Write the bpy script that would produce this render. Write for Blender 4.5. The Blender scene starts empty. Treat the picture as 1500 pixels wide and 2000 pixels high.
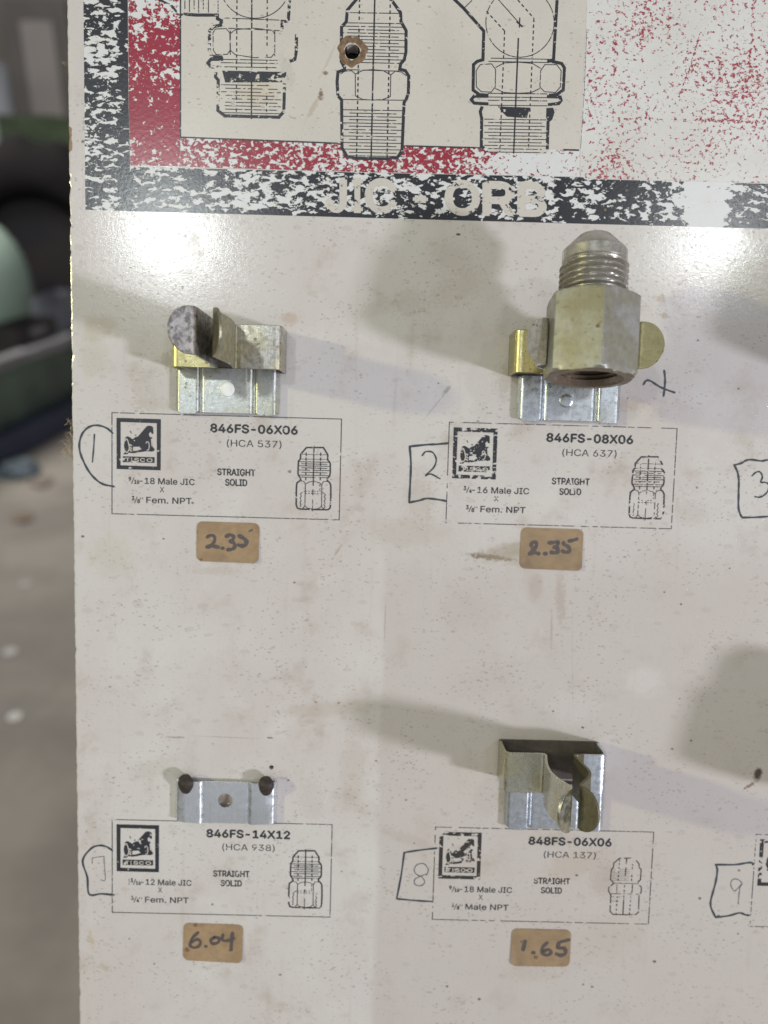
import bpy, bmesh, math, random
from mathutils import Vector, Matrix
from mathutils.geometry import tessellate_polygon, delaunay_2d_cdt

random.seed(7)
scene = bpy.context.scene
col = scene.collection
MM = 0.001

# ------------------------------------------------------------------ camera
# World: board face lies in the plane y = 0 (x right, z up, the viewer on the -y side), metres.
# F_PX, ROT and CAM_Y come from a survey of the printed label grid (labels 70 x 31 mm, pitch 103 x 128.6 mm).
F_PX = 1500.0
CAM_Y = -236.46
LEAN = math.radians(20)      # the board leans back; everything is built upright first and leaned at once
ROT = ((0.9995910350933164, -0.02770751820033575, -0.007075026236737441),
       (0.02705230849218939, 0.9964165469937719, -0.08013886374445224),
       (0.009270122238453898, 0.0799146939691727, 0.996758599923521))
cam_d = bpy.data.cameras.new('camera')
cam = bpy.data.objects.new('camera', cam_d); col.objects.link(cam)
b2w = lambda v: Vector((v[0], v[2], -v[1]))
cr, cd, cf = b2w(ROT[0]), b2w(ROT[1]), b2w(ROT[2])
m = Matrix.Identity(4)
for i in range(3):
    m[i][0], m[i][1], m[i][2] = cr[i], -cd[i], -cf[i]
m[1][3] = CAM_Y * MM
cam.matrix_world = m
cam_d.sensor_fit = 'HORIZONTAL'; cam_d.sensor_width = 36; cam_d.lens = 36
cam_d.clip_start = 0.01; cam_d.clip_end = 100
cam_d.dof.use_dof = True; cam_d.dof.focus_distance = 0.220; cam_d.dof.aperture_fstop = 9.8
scene.camera = cam

# ------------------------------------------------------------------ light
scene.view_settings.view_transform = 'Standard'; scene.view_settings.look = 'None'
scene.view_settings.exposure = 0.13; scene.view_settings.gamma = 1.0
world = bpy.data.worlds.new('World'); scene.world = world; world.use_nodes = True
wn = world.node_tree; wn.nodes.clear()
wo = wn.nodes.new('ShaderNodeOutputWorld'); wb = wn.nodes.new('ShaderNodeBackground')
wt = wn.nodes.new('ShaderNodeTexCoord'); wsep = wn.nodes.new('ShaderNodeSeparateXYZ')
wr = wn.nodes.new('ShaderNodeValToRGB'); wmr = wn.nodes.new('ShaderNodeMapRange')
wn.links.new(wt.outputs['Generated'], wsep.inputs[0])
wmr.inputs['From Min'].default_value = -1; wmr.inputs['From Max'].default_value = 1
wn.links.new(wsep.outputs['Z'], wmr.inputs['Value']); wn.links.new(wmr.outputs[0], wr.inputs[0])
els = wr.color_ramp.elements
els[0].position = 0.0; els[0].color = (0.12, 0.11, 0.10, 1)
els[1].position = 1.0; els[1].color = (0.42, 0.43, 0.46, 1)
for p_, c_ in ((0.33, (0.24, 0.23, 0.22)), (0.43, (0.52, 0.515, 0.52)), (0.60, (0.80, 0.80, 0.83)), (0.78, (0.42, 0.42, 0.44))):
    e = els.new(p_); e.color = (*c_, 1)
wf = wn.nodes.new('ShaderNodeMapRange'); wf.inputs['From Min'].default_value = -0.6; wf.inputs['From Max'].default_value = 0.6
wf.inputs['To Min'].default_value = 1.0; wf.inputs['To Max'].default_value = 0.75
wn.links.new(wsep.outputs['Y'], wf.inputs['Value'])
wx = wn.nodes.new('ShaderNodeMix'); wx.data_type = 'RGBA'; wx.blend_type = 'MULTIPLY'; wx.inputs['Factor'].default_value = 1.0
wn.links.new(wr.outputs[0], wx.inputs[6]); wn.links.new(wf.outputs[0], wx.inputs[7])
wn.links.new(wx.outputs[2], wb.inputs['Color']); wb.inputs['Strength'].default_value = 0.65
wn.links.new(wb.outputs[0], wo.inputs['Surface'])

def lamp(name, loc, target, power, colour, size):
    d = bpy.data.lights.new(name, 'AREA'); d.shape = 'DISK'; d.size = size; d.energy = power; d.color = colour
    o = bpy.data.objects.new(name, d); col.objects.link(o); o.location = loc
    o.rotation_euler = (Vector(target) - Vector(loc)).to_track_quat('-Z', 'Y').to_euler()
    return o
lamp('cool_side_lamp', (1.62, -1.08, -0.46), (0, 0, -0.03), 23.5, (0.88, 0.88, 1.0), 0.17)
lamp('warm_side_lamp', (-1.78, -1.02, 0.40), (0, 0, -0.03), 12, (1.0, 0.95, 0.48), 0.09)
lamp('overhead_lamp_one', (-0.57, -1.87, 0.56), (0, 0, 0), 4.8, (0.93, 1.0, 1.0), 0.13)
lamp('overhead_lamp_two', (0.94, -2.0, 0.62), (0, 0, 0), 3.2, (0.95, 1.0, 1.0), 0.12)
lamp('added_background_fill', (-2.6, 3.2, 2.6), (-2.4, 3.6, -1.2), 62, (1.0, 0.97, 0.92), 1.2)  # added fill light, brightens only the blurred background

# ------------------------------------------------------------------ helpers
def P(px, py, h=0.0):
    """photo point -> board millimetres (x, z) at height h above the board"""
    u = ((px - 750) / F_PX, (py - 1000) / F_PX, 1.0)
    d = [sum(ROT[k][i] * u[k] for k in range(3)) for i in range(3)]
    s = (-h - CAM_Y) / d[2]
    return (s * d[0], -s * d[1])
def B(x, h, z):
    return Vector((x * MM, -h * MM, z * MM))

def link(name, bm, mat, parent=None, smooth=None):
    me = bpy.data.meshes.new(name); bm.to_mesh(me); bm.free()
    o = bpy.data.objects.new(name, me); col.objects.link(o)
    if mat: me.materials.append(mat)
    if smooth is not None:
        me.polygons.foreach_set('use_smooth', [True] * len(me.polygons))
        me.set_sharp_from_angle(angle=math.radians(smooth))
    if parent: o.parent = parent
    return o
def tag(o, label=None, cat=None, group=None, kind=None):
    if label: o['label'] = label
    if cat: o['category'] = cat
    if group: o['group'] = group
    if kind: o['kind'] = kind
    return o
def root(name, loc, label, cat, group=None):
    o = bpy.data.objects.new(name, None); col.objects.link(o); o.location = loc
    o.empty_display_size = 0.01
    return tag(o, label, cat, group)
def bevel(o, w, seg=2, ang=40):
    b = o.modifiers.new('bevel', 'BEVEL'); b.width = w * MM; b.segments = seg
    b.limit_method = 'ANGLE'; b.angle_limit = math.radians(ang); b.harden_normals = False

def poly(bm, loops, h):
    """flat region on the board; loops = outer + holes, each [(x, z)] in mm"""
    vs, ed = [], []
    for l in loops:
        k0 = len(vs); vs += [Vector(p) for p in l]; ed += [(k0+i, k0+(i+1) % len(l)) for i in range(len(l))]
    seg = [(vs[i], vs[k]) for i, k in ed]
    out, _, tri, *_r = delaunay_2d_cdt(vs, ed, [], 0, 1e-5)
    bv = [bm.verts.new(B(p.x, h, p.y)) for p in out]
    for t in tri:
        c = (out[t[0]]+out[t[1]]+out[t[2]])/3; n = 0
        for p, q in seg:
            if (p.y > c.y) != (q.y > c.y) and c.x < (q.x-p.x)*(c.y-p.y)/(q.y-p.y)+p.x: n += 1
        if n % 2: bm.faces.new([bv[i] for i in t])
    for v in bv:
        if not v.link_faces: bm.verts.remove(v)
_k = [0]
def stroke(bm, pts, w, h, closed=False, cap=False, taper=None):
    """ribbon along pts (mm)"""
    _k[0] = (_k[0] + 1) % 12
    h = h + 0.0012 * _k[0]
    q = [pts[0]]
    for p in pts[1:]:
        if (p[0]-q[-1][0])**2 + (p[1]-q[-1][1])**2 > 1e-8: q.append(p)
    pts = q; n = len(pts)
    if n < 2: return
    L, R_ = [], []
    for i, p in enumerate(pts):
        a = pts[i-1] if (i > 0 or closed) else None
        b = pts[(i+1) % n] if (i < n-1 or closed) else None
        def nrm(s, t):
            dx, dz = t[0]-s[0], t[1]-s[1]; l = math.hypot(dx, dz) or 1e-9
            return (-dz/l, dx/l)
        if a is None: nx, nz = nrm(p, b); k = 1
        elif b is None: nx, nz = nrm(a, p); k = 1
        else:
            n1, n2 = nrm(a, p), nrm(p, b)
            nx, nz = n1[0]+n2[0], n1[1]+n2[1]; l = math.hypot(nx, nz)
            if l < 1e-6: nx, nz = n1; k = 1
            else:
                nx, nz = nx/l, nz/l; k = min(1.8, 1/max(0.2, nx*n1[0]+nz*n1[1]))
        ww = w * (taper[i] if taper and i < len(taper) else 1) * 0.5 * k
        L.append(bm.verts.new(B(p[0]+nx*ww, h, p[1]+nz*ww)))
        R_.append(bm.verts.new(B(p[0]-nx*ww, h, p[1]-nz*ww)))
    for i in range(n if closed else n-1):
        j = (i+1) % n
        bm.faces.new((L[i], R_[i], R_[j], L[j]))
    if cap and not closed:
        for i, j, vl, vr in ((0, 1, R_[0], L[0]), (n-1, n-2, L[-1], R_[-1])):
            p, q2 = pts[i], pts[j]
            a0 = math.atan2(p[1]-q2[1], p[0]-q2[0]); r = w*0.5
            arc = [bm.verts.new(B(p[0]+r*math.cos(a0+t), h, p[1]+r*math.sin(a0+t))) for t in (-1.0, -0.5, 0, 0.5, 1.0)]
            seq = [vr] + arc + [vl]
            try: bm.faces.new(seq)
            except ValueError: pass
def curve(pts, n=6):
    """Catmull-Rom"""
    out = []
    for i in range(len(pts)-1):
        p0 = pts[max(i-1, 0)]; p1 = pts[i]; p2 = pts[i+1]; p3 = pts[min(i+2, len(pts)-1)]
        for k in range(n):
            t = k/n
            out.append(tuple(0.5*((2*p1[c]) + (-p0[c]+p2[c])*t + (2*p0[c]-5*p1[c]+4*p2[c]-p3[c])*t*t +
                                  (-p0[c]+3*p1[c]-3*p2[c]+p3[c])*t**3) for c in (0, 1)))
    out.append(pts[-1]); return out
def dashed(bm, a, b, w, h, on=1.0, off=0.7):
    l = math.hypot(b[0]-a[0], b[1]-a[1]); t = 0
    while t < l:
        e_ = min(t+on, l)
        f = lambda s: (a[0]+(b[0]-a[0])*s/l, a[1]+(b[1]-a[1])*s/l)
        stroke(bm, [f(t), f(e_)], w, h); t = e_+off
try:        # Blender's own bundled grotesque; the built-in face serves if it is missing
    FONT = bpy.data.fonts.load(bpy.utils.system_resource('DATAFILES', path='fonts') + '/Inter.woff2')
except Exception:
    FONT = None
def text_geo(s, weight=0.0):
    cu = bpy.data.curves.new('glyphs', 'FONT')
    if FONT: cu.font = FONT
    cu.body = s; cu.size = 100; cu.resolution_u = 4; cu.fill_mode = 'NONE'
    ob = bpy.data.objects.new('glyphs', cu); col.objects.link(ob)
    dg = bpy.context.evaluated_depsgraph_get(); dg.update()
    me = bpy.data.meshes.new_from_object(ob.evaluated_get(dg))
    vs = [Vector((v.co.x/100, v.co.y/100)) for v in me.vertices]; ed = [tuple(e_.vertices) for e_ in me.edges]
    seg = [(vs[i], vs[k]) for i, k in ed]
    out, _, tri, *_r = delaunay_2d_cdt(vs, ed, [], 0, 1e-7)
    fs = []
    for t in tri:      # keep the triangles that lie inside an odd number of outlines
        c = (out[t[0]]+out[t[1]]+out[t[2]])/3; n = 0
        for p, q in seg:
            if (p.y > c.y) != (q.y > c.y) and c.x < (q.x-p.x)*(c.y-p.y)/(q.y-p.y)+p.x: n += 1
        if n % 2: fs.append(tuple(t))
    vs = [(p.x, p.y) for p in out]
    bpy.data.objects.remove(ob); bpy.data.curves.remove(cu); bpy.data.meshes.remove(me)
    return vs, fs
CAPH = None
def text(bm, s, f, x0, x1, base, cap, h, weight=0.0):
    """write s between x0 and x1 (template mm), baseline and cap height in mm; f maps template (x, down) to board"""
    global CAPH
    if CAPH is None:
        v, _ = text_geo('H'); CAPH = max(p[1] for p in v)
    vs, fs = text_geo(s)
    a = min(p[0] for p in vs); b = max(p[0] for p in vs)
    sx = (x1-x0)/(b-a); sy = cap/CAPH
    d = weight*sy
    shifts = [(0, 0)] if weight < 0.005 else [(0, 0), (d, 0), (-d, 0), (0, d), (0, -d)]
    for k, (ox, oy) in enumerate(shifts):      # heavier letters: the same outline again a hair to each side
        bv = []
        for p in vs:
            q = f(x0+(p[0]-a)*sx+ox, base-p[1]*sy+oy); bv.append(bm.verts.new(B(q[0], h+0.0011*k, q[1])))
        for t in fs:
            try: bm.faces.new([bv[i] for i in t])
            except ValueError: pass

# ------------------------------------------------------------------ materials
class NT:
    def __init__(self, name):
        self.m = bpy.data.materials.new(name); self.m.use_nodes = True
        self.t = self.m.node_tree; self.t.nodes.clear()
        self.out = self.t.nodes.new('ShaderNodeOutputMaterial')
        self.p = self.t.nodes.new('ShaderNodeBsdfPrincipled')
        self.t.links.new(self.p.outputs[0], self.out.inputs[0])
    def n(self, typ, ins=None, **props):
        nd = self.t.nodes.new('ShaderNode'+typ)
        for k, v in props.items(): setattr(nd, k, v)
        for k, v in (ins or {}).items(): self.set(nd.inputs[k], v)
        return nd
    def set(self, sock, v):
        if isinstance(v, bpy.types.NodeSocket): self.t.links.new(v, sock)
        elif isinstance(v, (tuple, list)) and len(v) == 3 and sock.type == 'RGBA': sock.default_value = (*v, 1)
        else: sock.default_value = v
    def math(self, op, a, b=None, c=None, clamp=False):
        nd = self.t.nodes.new('ShaderNodeMath'); nd.operation = op; nd.use_clamp = clamp
        for i, v in enumerate((a, b, c)):
            if v is not None: self.set(nd.inputs[i], v)
        return nd.outputs[0]
    def pos(self):
        g = self.n('NewGeometry'); r = self.n('VectorRotate', {'Vector': g.outputs['Position'], 'Angle': LEAN}, rotation_type='X_AXIS')   # back into the plane of the leaning board
        v = self.n('VectorMath', operation='SCALE'); self.set(v.inputs[0], r.outputs[0]); v.inputs['Scale'].default_value = 1000
        return v.outputs[0]
    def objpos(self, s=1000):
        g = self.n('TexCoord'); v = self.n('VectorMath', operation='SCALE'); self.set(v.inputs[0], g.outputs['Object']); v.inputs['Scale'].default_value = s
        return v.outputs[0]
    def map(self, vec, rot=(0, 0, 0), scale=(1, 1, 1), loc=(0, 0, 0)):
        nd = self.n('Mapping'); self.set(nd.inputs['Vector'], vec)
        nd.inputs['Rotation'].default_value = rot; nd.inputs['Scale'].default_value = scale; nd.inputs['Location'].default_value = loc
        return nd.outputs[0]
    def noise(self, vec, scale, detail=3, rough=0.55, dist=0.0, out=0):
        nd = self.n('TexNoise', {'Vector': vec, 'Scale': scale, 'Detail': detail, 'Roughness': rough, 'Distortion': dist})
        return nd.outputs[out]
    def ramp(self, v, a, b, lo=0.0, hi=1.0, smooth=True):
        nd = self.n('MapRange', {'Value': v, 'From Min': a, 'From Max': b, 'To Min': lo, 'To Max': hi})
        if smooth: nd.interpolation_type = 'SMOOTHSTEP'
        return nd.outputs[0]
    def mix(self, f, a, b):
        nd = self.n('Mix', data_type='RGBA'); self.set(nd.inputs['Factor'], f)
        self.set(nd.inputs[6], a); self.set(nd.inputs[7], b); return nd.outputs[2]
    def bump(self, hgt, strength, dist=0.0001, normal=None):
        nd = self.n('Bump', {'Height': hgt, 'Strength': strength, 'Distance': dist})
        if normal: self.set(nd.inputs['Normal'], normal)
        return nd.outputs[0]
    def xyz(self, v):
        s = self.n('SeparateXYZ'); self.set(s.inputs[0], v); return s.outputs

CREAM = (0.605, 0.582, 0.553)
CHIP = (0.655, 0.665, 0.665)

def flecks(N, pos, scale, rot, stretch, radius, power, seed):
    """small elongated dirt flecks: returns 0..1 mask"""
    v = N.map(pos, rot=(0, rot, 0), scale=(1, 1, stretch), loc=(seed*17.3, 0, seed*7.7))
    vo = N.n('TexVoronoi', {'Vector': v, 'Scale': scale}, feature='F1')
    w = N.n('TexWhiteNoise', {'Vector': vo.outputs['Position']}, noise_dimensions='3D')
    r = N.math('MULTIPLY', N.math('POWER', w.outputs['Value'], power), radius)
    wob = N.math('MULTIPLY', N.math('SUBTRACT', N.noise(pos, 2.4, 2), 0.5), radius*0.9)
    d = N.math('SUBTRACT', N.math('ADD', vo.outputs['Distance'], wob), r)
    return N.ramp(d, -0.03, 0.02, 1, 0)

def stain_or_shade(N, s, px, py, rx, rz, ang, wob, soft=0.6):
    """soft-edged stain of its own shape centred on a photo point, radii in mm"""
    cx, cz = P(px, py)
    a = math.radians(ang); c, sn = math.cos(a), math.sin(a)
    dx = N.math('SUBTRACT', s[0], cx); dz = N.math('SUBTRACT', s[2], cz)
    u = N.math('ADD', N.math('MULTIPLY', dx, c/rx), N.math('MULTIPLY', dz, sn/rx))
    v = N.math('ADD', N.math('MULTIPLY', dx, -sn/rz), N.math('MULTIPLY', dz, c/rz))
    d = N.math('SQRT', N.math('ADD', N.math('MULTIPLY', u, u), N.math('MULTIPLY', v, v)))
    d = N.math('ADD', d, wob)
    return N.ramp(d, 1-soft, 1.05, 1, 0)

def board_material():
    N = NT('aged_white_paint'); pos = N.pos(); s = N.xyz(pos)
    big = N.noise(pos, 0.018, 4, 0.6)
    c = N.mix(N.ramp(big, 0.38, 0.66), CREAM, (0.575, 0.532, 0.505))
    mid = N.noise(pos, 0.075, 5, 0.62)
    c = N.mix(N.ramp(mid, 0.52, 0.76, 0, 0.62), c, (0.42, 0.365, 0.305))
    c = N.mix(N.ramp(N.noise(N.map(pos, loc=(40, 0, 9)), 0.06, 3), 0.52, 0.75, 0, 0.55), c, (0.64, 0.63, 0.595))
    # grease film right of the middle, below the first row of tags
    film = N.math('MULTIPLY', N.ramp(N.math('ADD', s[0], N.math('MULTIPLY', big, 5)), 4.0, 7), N.ramp(s[2], -18, -45))
    c = N.mix(N.math('MULTIPLY', film, 0.62), c, (0.50, 0.452, 0.42))
    streak = N.noise(N.map(pos, scale=(1, 1, 0.05)), 0.35, 3)
    c = N.mix(N.ramp(streak, 0.58, 0.80, 0, 0.25), c, (0.44, 0.39, 0.33))
    wob = N.math('MULTIPLY', N.math('SUBTRACT', N.noise(pos, 0.30, 5, 0.7), 0.5), 1.7)
    wob2 = N.math('MULTIPLY', N.math('SUBTRACT', N.noise(pos, 0.9, 4, 0.7), 0.5), 2.6)
    ST = [  # px, py, rx, rz, angle, strength, colour, coarse
        (955, 1088, 9, 1.1, -5, 0.75, (0.20, 0.16, 0.12), 1), (985, 1078, 11, 3.2, 12, 0.40, (0.34, 0.28, 0.20), 0),
        (1010, 1088, 5, 4.0, 0, 0.28, (0.36, 0.31, 0.22), 1),
        (872, 762, 2.2, 0.8, 50, 0.34, (0.20, 0.16, 0.13), 1), (850, 792, 7, 0.35, 52, 0.22, (0.24, 0.20, 0.17), 1),
        (1292, 583, 1.9, 1.6, 0, 0.40, (0.42, 0.32, 0.22), 0), (1298, 617, 1.3, 1.1, 30, 0.40, (0.38, 0.28, 0.17), 0),
        (566, 622, 3.5, 2.2, 0, 0.40, (0.47, 0.36, 0.25), 0), (195, 640, 7, 5, 20, 0.30, (0.44, 0.38, 0.25), 0),
        (215, 1085, 9, 8, 0, 0.28, (0.50, 0.46, 0.36), 0), (180, 700, 6, 7, 0, 0.22, (0.46, 0.41, 0.28), 0),
        (900, 560, 11, 6, 35, 0.20, (0.42, 0.36, 0.26), 1), (1120, 1690, 13, 6, 20, 0.28, (0.45, 0.38, 0.29), 0),
        (1085, 1640, 10, 3, 0, 0.25, (0.40, 0.34, 0.27), 1), (640, 1385, 22, 3, 6, 0.28, (0.44, 0.38, 0.31), 0),
        (790, 1040, 14, 6, 0, 0.26, (0.44, 0.39, 0.32), 0), (1180, 1830, 16, 10, 30, 0.20, (0.46, 0.41, 0.34), 0),
        (345, 1440, 4, 0.4, 1, 0.45, (0.25, 0.19, 0.13), 1), (445, 1440, 13, 0.22, -1, 0.35, (0.30, 0.25, 0.2), 1), (527, 1441, 1.2, 0.4, 0, 0.7, (0.2, 0.14, 0.1), 1),
        (178, 1835, 1.0, 4.5, 12, 0.35, (0.50, 0.40, 0.22), 1), (205, 1890, 2.6, 1.1, -30, 0.35, (0.42, 0.36, 0.26), 1),
        (752, 1215, 0.35, 9, 0, 0.35, (0.35, 0.30, 0.26), 1), (1085, 1480, 12, 9, 0, 0.18, (0.44, 0.40, 0.33), 0),
        (895, 458, 0.8, 0.5, 0, 0.95, (0.05, 0.045, 0.04), 0), (1480, 1513, 1.6, 2.6, -8, 0.92, (0.05, 0.03, 0.02), 0), (1466, 1533, 2.2, 0.7, 30, 0.55, (0.14, 0.07, 0.04), 1),
        (627, 185, 1.0, 1.9, 0, 0.80, (0.20, 0.12, 0.06), 0), (636, 143, 0.9, 0.7, 0, 0.8, (0.22, 0.14, 0.07), 0), (608, 215, 1.0, 3.0, -35, 0.45, (0.42, 0.33, 0.20), 1),
        (1045, 1150, 3, 6, 0, 0.30, (0.40, 0.34, 0.28), 0), (1095, 1170, 2, 11, 4, 0.30, (0.36, 0.30, 0.24), 1), (905, 1190, 10, 8, 0, 0.16, (0.45, 0.40, 0.36), 1), (960, 1330, 14, 7, 15, 0.16, (0.44, 0.39, 0.35), 1),
        (820, 980, 6, 10, 0, 0.22, (0.42, 0.36, 0.29), 1), (1350, 1000, 8, 5, -15, 0.20, (0.44, 0.38, 0.32), 1), (1180, 1720, 6, 7, 0, 0.26, (0.38, 0.32, 0.26), 1), (935, 1690, 9, 5, 10, 0.20, (0.42, 0.36, 0.29), 1),
        (1040, 1900, 12, 4, 0, 0.20, (0.42, 0.36, 0.29), 1), (700, 1760, 7, 4, 30, 0.16, (0.42, 0.37, 0.31), 1), (740, 600, 9, 3, 20, 0.18, (0.44, 0.39, 0.32), 1), (880, 500, 9, 6, -20, 0.20, (0.42, 0.37, 0.29), 1), (800, 590, 7, 5, 0, 0.20, (0.42, 0.36, 0.28), 1),  # last three entries: mottling that also deepens the fitting's cast shadow in the colour
        (240, 1280, 9, 12, 0, 0.12, (0.68, 0.68, 0.65), 0), (185, 1500, 5, 9, 0, 0.16, (0.68, 0.68, 0.65), 0), (420, 1240, 14, 8, 0, 0.12, (0.68, 0.675, 0.65), 0), (1120, 1380, 10, 7, 0, 0.14, (0.66, 0.645, 0.62), 0),
        (440, 1562, 2.9, 2.9, 0, 0.75, (0.22, 0.17, 0.13), 0), (1200, 690, 11, 0.10, 91, 0.45, (0.33, 0.29, 0.25), 0), (1118, 1300, 26, 0.08, 93, 0.40, (0.36, 0.32, 0.28), 0), (1077, 1230, 8, 0.5, 92, 0.30, (0.34, 0.28, 0.21), 1),  # first entry paints the shade inside the broken bracket's hole
        (330, 705, 3, 3.5, 0, 0.38, (0.36, 0.31, 0.24), 1), (300, 790, 9, 2.5, 0, 0.22, (0.40, 0.35, 0.28), 1), (985, 1560, 3, 5, 0, 0.30, (0.38, 0.33, 0.24), 1), (985, 745, 3, 7, 0, 0.30, (0.40, 0.35, 0.28), 1),
        (1230, 790, 6, 3, 0, 0.28, (0.40, 0.34, 0.27), 1), (420, 1115, 10, 1.6, 0, 0.20, (0.40, 0.35, 0.28), 1), (300, 1500, 10, 4, 20, 0.20, (0.44, 0.39, 0.31), 1), (610, 1560, 5, 9, 10, 0.18, (0.42, 0.37, 0.31), 1),
        (690, 1500, 6, 14, 0, 0.26, (0.46, 0.40, 0.34), 0), (800, 1640, 12, 2.5, -20, 0.22, (0.42, 0.36, 0.30), 1), (660, 1075, 3, 0.5, 60, 0.4, (0.35, 0.27, 0.2), 1), (1330, 1180, 0.5, 0.5, 0, 0.7, (0.3, 0.06, 0.06), 0), (1425, 1110, 0.4, 0.35, 0, 0.7, (0.3, 0.05, 0.05), 0),
        (285, 1020, 10, 10, 0, 0.10, (0.66, 0.65, 0.62), 0), (1010, 1225, 9, 16, 0, 0.14, (0.64, 0.62, 0.6), 0), (1260, 1330, 7, 6, 0, 0.22, (0.67, 0.655, 0.62), 0)]
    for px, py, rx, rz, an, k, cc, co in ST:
        f = N.math('MULTIPLY', stain_or_shade(N, s, px, py, rx, rz, an, wob2 if co else wob), min(0.95, k*1.35))
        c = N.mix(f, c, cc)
    dens = N.ramp(N.noise(pos, 0.05, 4), 0.38, 0.62, 0.12, 1.0)
    f1 = flecks(N, pos, 0.55, 0.8, 2.2, 0.40, 3.2, 1)
    f2 = flecks(N, pos, 0.95, 0.6, 1.5, 0.42, 4.0, 2)
    f3 = flecks(N, pos, 0.20, 0.9, 2.0, 0.36, 3.0, 3)
    c = N.mix(N.math('MULTIPLY', f3, 0.20), c, (0.36, 0.32, 0.27))
    c = N.mix(N.math('MULTIPLY', N.math('MULTIPLY', f1, 0.34), dens), c, (0.20, 0.165, 0.14))
    c = N.mix(N.math('MULTIPLY', N.math('MULTIPLY', f2, 0.42), dens), c, (0.16, 0.13, 0.11))
    f4 = flecks(N, pos, 0.16, 0.3, 1.2, 0.10, 3.0, 5)
    c = N.mix(N.math('MULTIPLY', f4, 0.8), c, (0.08, 0.06, 0.05))
    grain = N.noise(pos, 1.1, 4, 0.7)
    c = N.mix(N.ramp(grain, 0.54, 0.76, 0, 0.34), c, (0.41, 0.36, 0.31))
    # bare hardboard where the paint has gone along the left edge
    ex = N.math('ADD', N.math('MULTIPLY', N.math('SUBTRACT', N.noise(pos, 0.5, 4), 0.5), 1.6), s[0])
    chipz = N.math('MULTIPLY', N.ramp(s[2], 85, 86.5), N.ramp(s[2], 94, 92))
    lim = N.math('ADD', N.math('MULTIPLY', chipz, 1.2), -94.05)
    lim = N.math('ADD', lim, N.math('MULTIPLY', s[2], -0.0076))
    edge = N.math('LESS_THAN', ex, N.math('ADD', lim, 0.15))
    c = N.mix(N.math('MULTIPLY', edge, 0.85), c, N.mix(N.noise(pos, 1.5, 3), (0.33, 0.19, 0.09), (0.16, 0.10, 0.06)))
    N.set(N.p.inputs['Base Color'], c)
    N.set(N.p.inputs['Roughness'], N.math('ADD', N.ramp(grain, 0.3, 0.8, 0.12, 0.20), N.math('MULTIPLY', N.ramp(mid, 0.5, 0.75), 0.08)))
    N.p.inputs['Specular IOR Level'].default_value = 0.5
    peel = N.noise(pos, 0.85, 3, 0.6); fine = N.noise(pos, 2.6, 2, 0.6)
    hgt = N.math('ADD', N.math('MULTIPLY', peel, 0.8), N.math('MULTIPLY', fine, 0.45))
    hgt = N.math('SUBTRACT', hgt, N.math('MULTIPLY', N.math('ADD', f1, f2), 0.6))
    N.set(N.p.inputs['Normal'], N.bump(hgt, 0.30, 0.00008))
    return N.m

def flake_mask(N, pos, rot, sc, stretch, thr, soft=0.012, seed=0):
    v = N.map(pos, rot=(0, rot, 0), scale=(1, 1, stretch), loc=(seed*31.7, seed, seed*13.1))
    a = N.noise(v, sc, 4, 0.54, 0.40)
    return N.ramp(N.math('SUBTRACT', a, thr), -soft, soft, 1, 0)   # 1 = ink left

def band_material(name, ink, rot, sc, stretch, thr_fn, seed, gloss=0.22):
    N = NT(name); pos = N.pos(); s = N.xyz(pos)
    low = N.math('MULTIPLY', N.math('SUBTRACT', N.noise(N.map(pos, loc=(seed*3, 0, 5)), 0.07, 3), 0.5), 0.36)
    thr = N.math('ADD', thr_fn(N, s), low)
    k = flake_mask(N, pos, rot, sc, stretch, thr, 0.010, seed)
    k2 = flake_mask(N, pos, rot+0.5, sc*2.7, 1.0, N.math('ADD', thr, 0.10), 0.012, seed+3)
    k = N.math('MULTIPLY', k, k2)
    inkc = N.mix(N.noise(pos, 0.15, 3), ink, tuple(min(1, x*1.35+0.004) for x in ink))
    dirt = flecks(N, pos, 0.22, 0.2, 1.0, 0.16, 3, seed)
    inkc = N.mix(N.math('MULTIPLY', dirt, 0.6), inkc, (0.28, 0.20, 0.10))
    chip = N.mix(N.ramp(N.noise(pos, 0.2, 4), 0.45, 0.75, 0, 0.5), CHIP, (0.62, 0.60, 0.55))
    N.set(N.p.inputs['Base Color'], N.mix(k, chip, inkc))
    N.set(N.p.inputs['Roughness'], N.ramp(k, 0, 1, 0.30, gloss))
    hgt = N.math('ADD', k, N.math('MULTIPLY', N.noise(pos, 0.9, 3), 0.5))
    N.set(N.p.inputs['Normal'], N.bump(hgt, 0.55, 0.00010))
    return N.m

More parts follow.
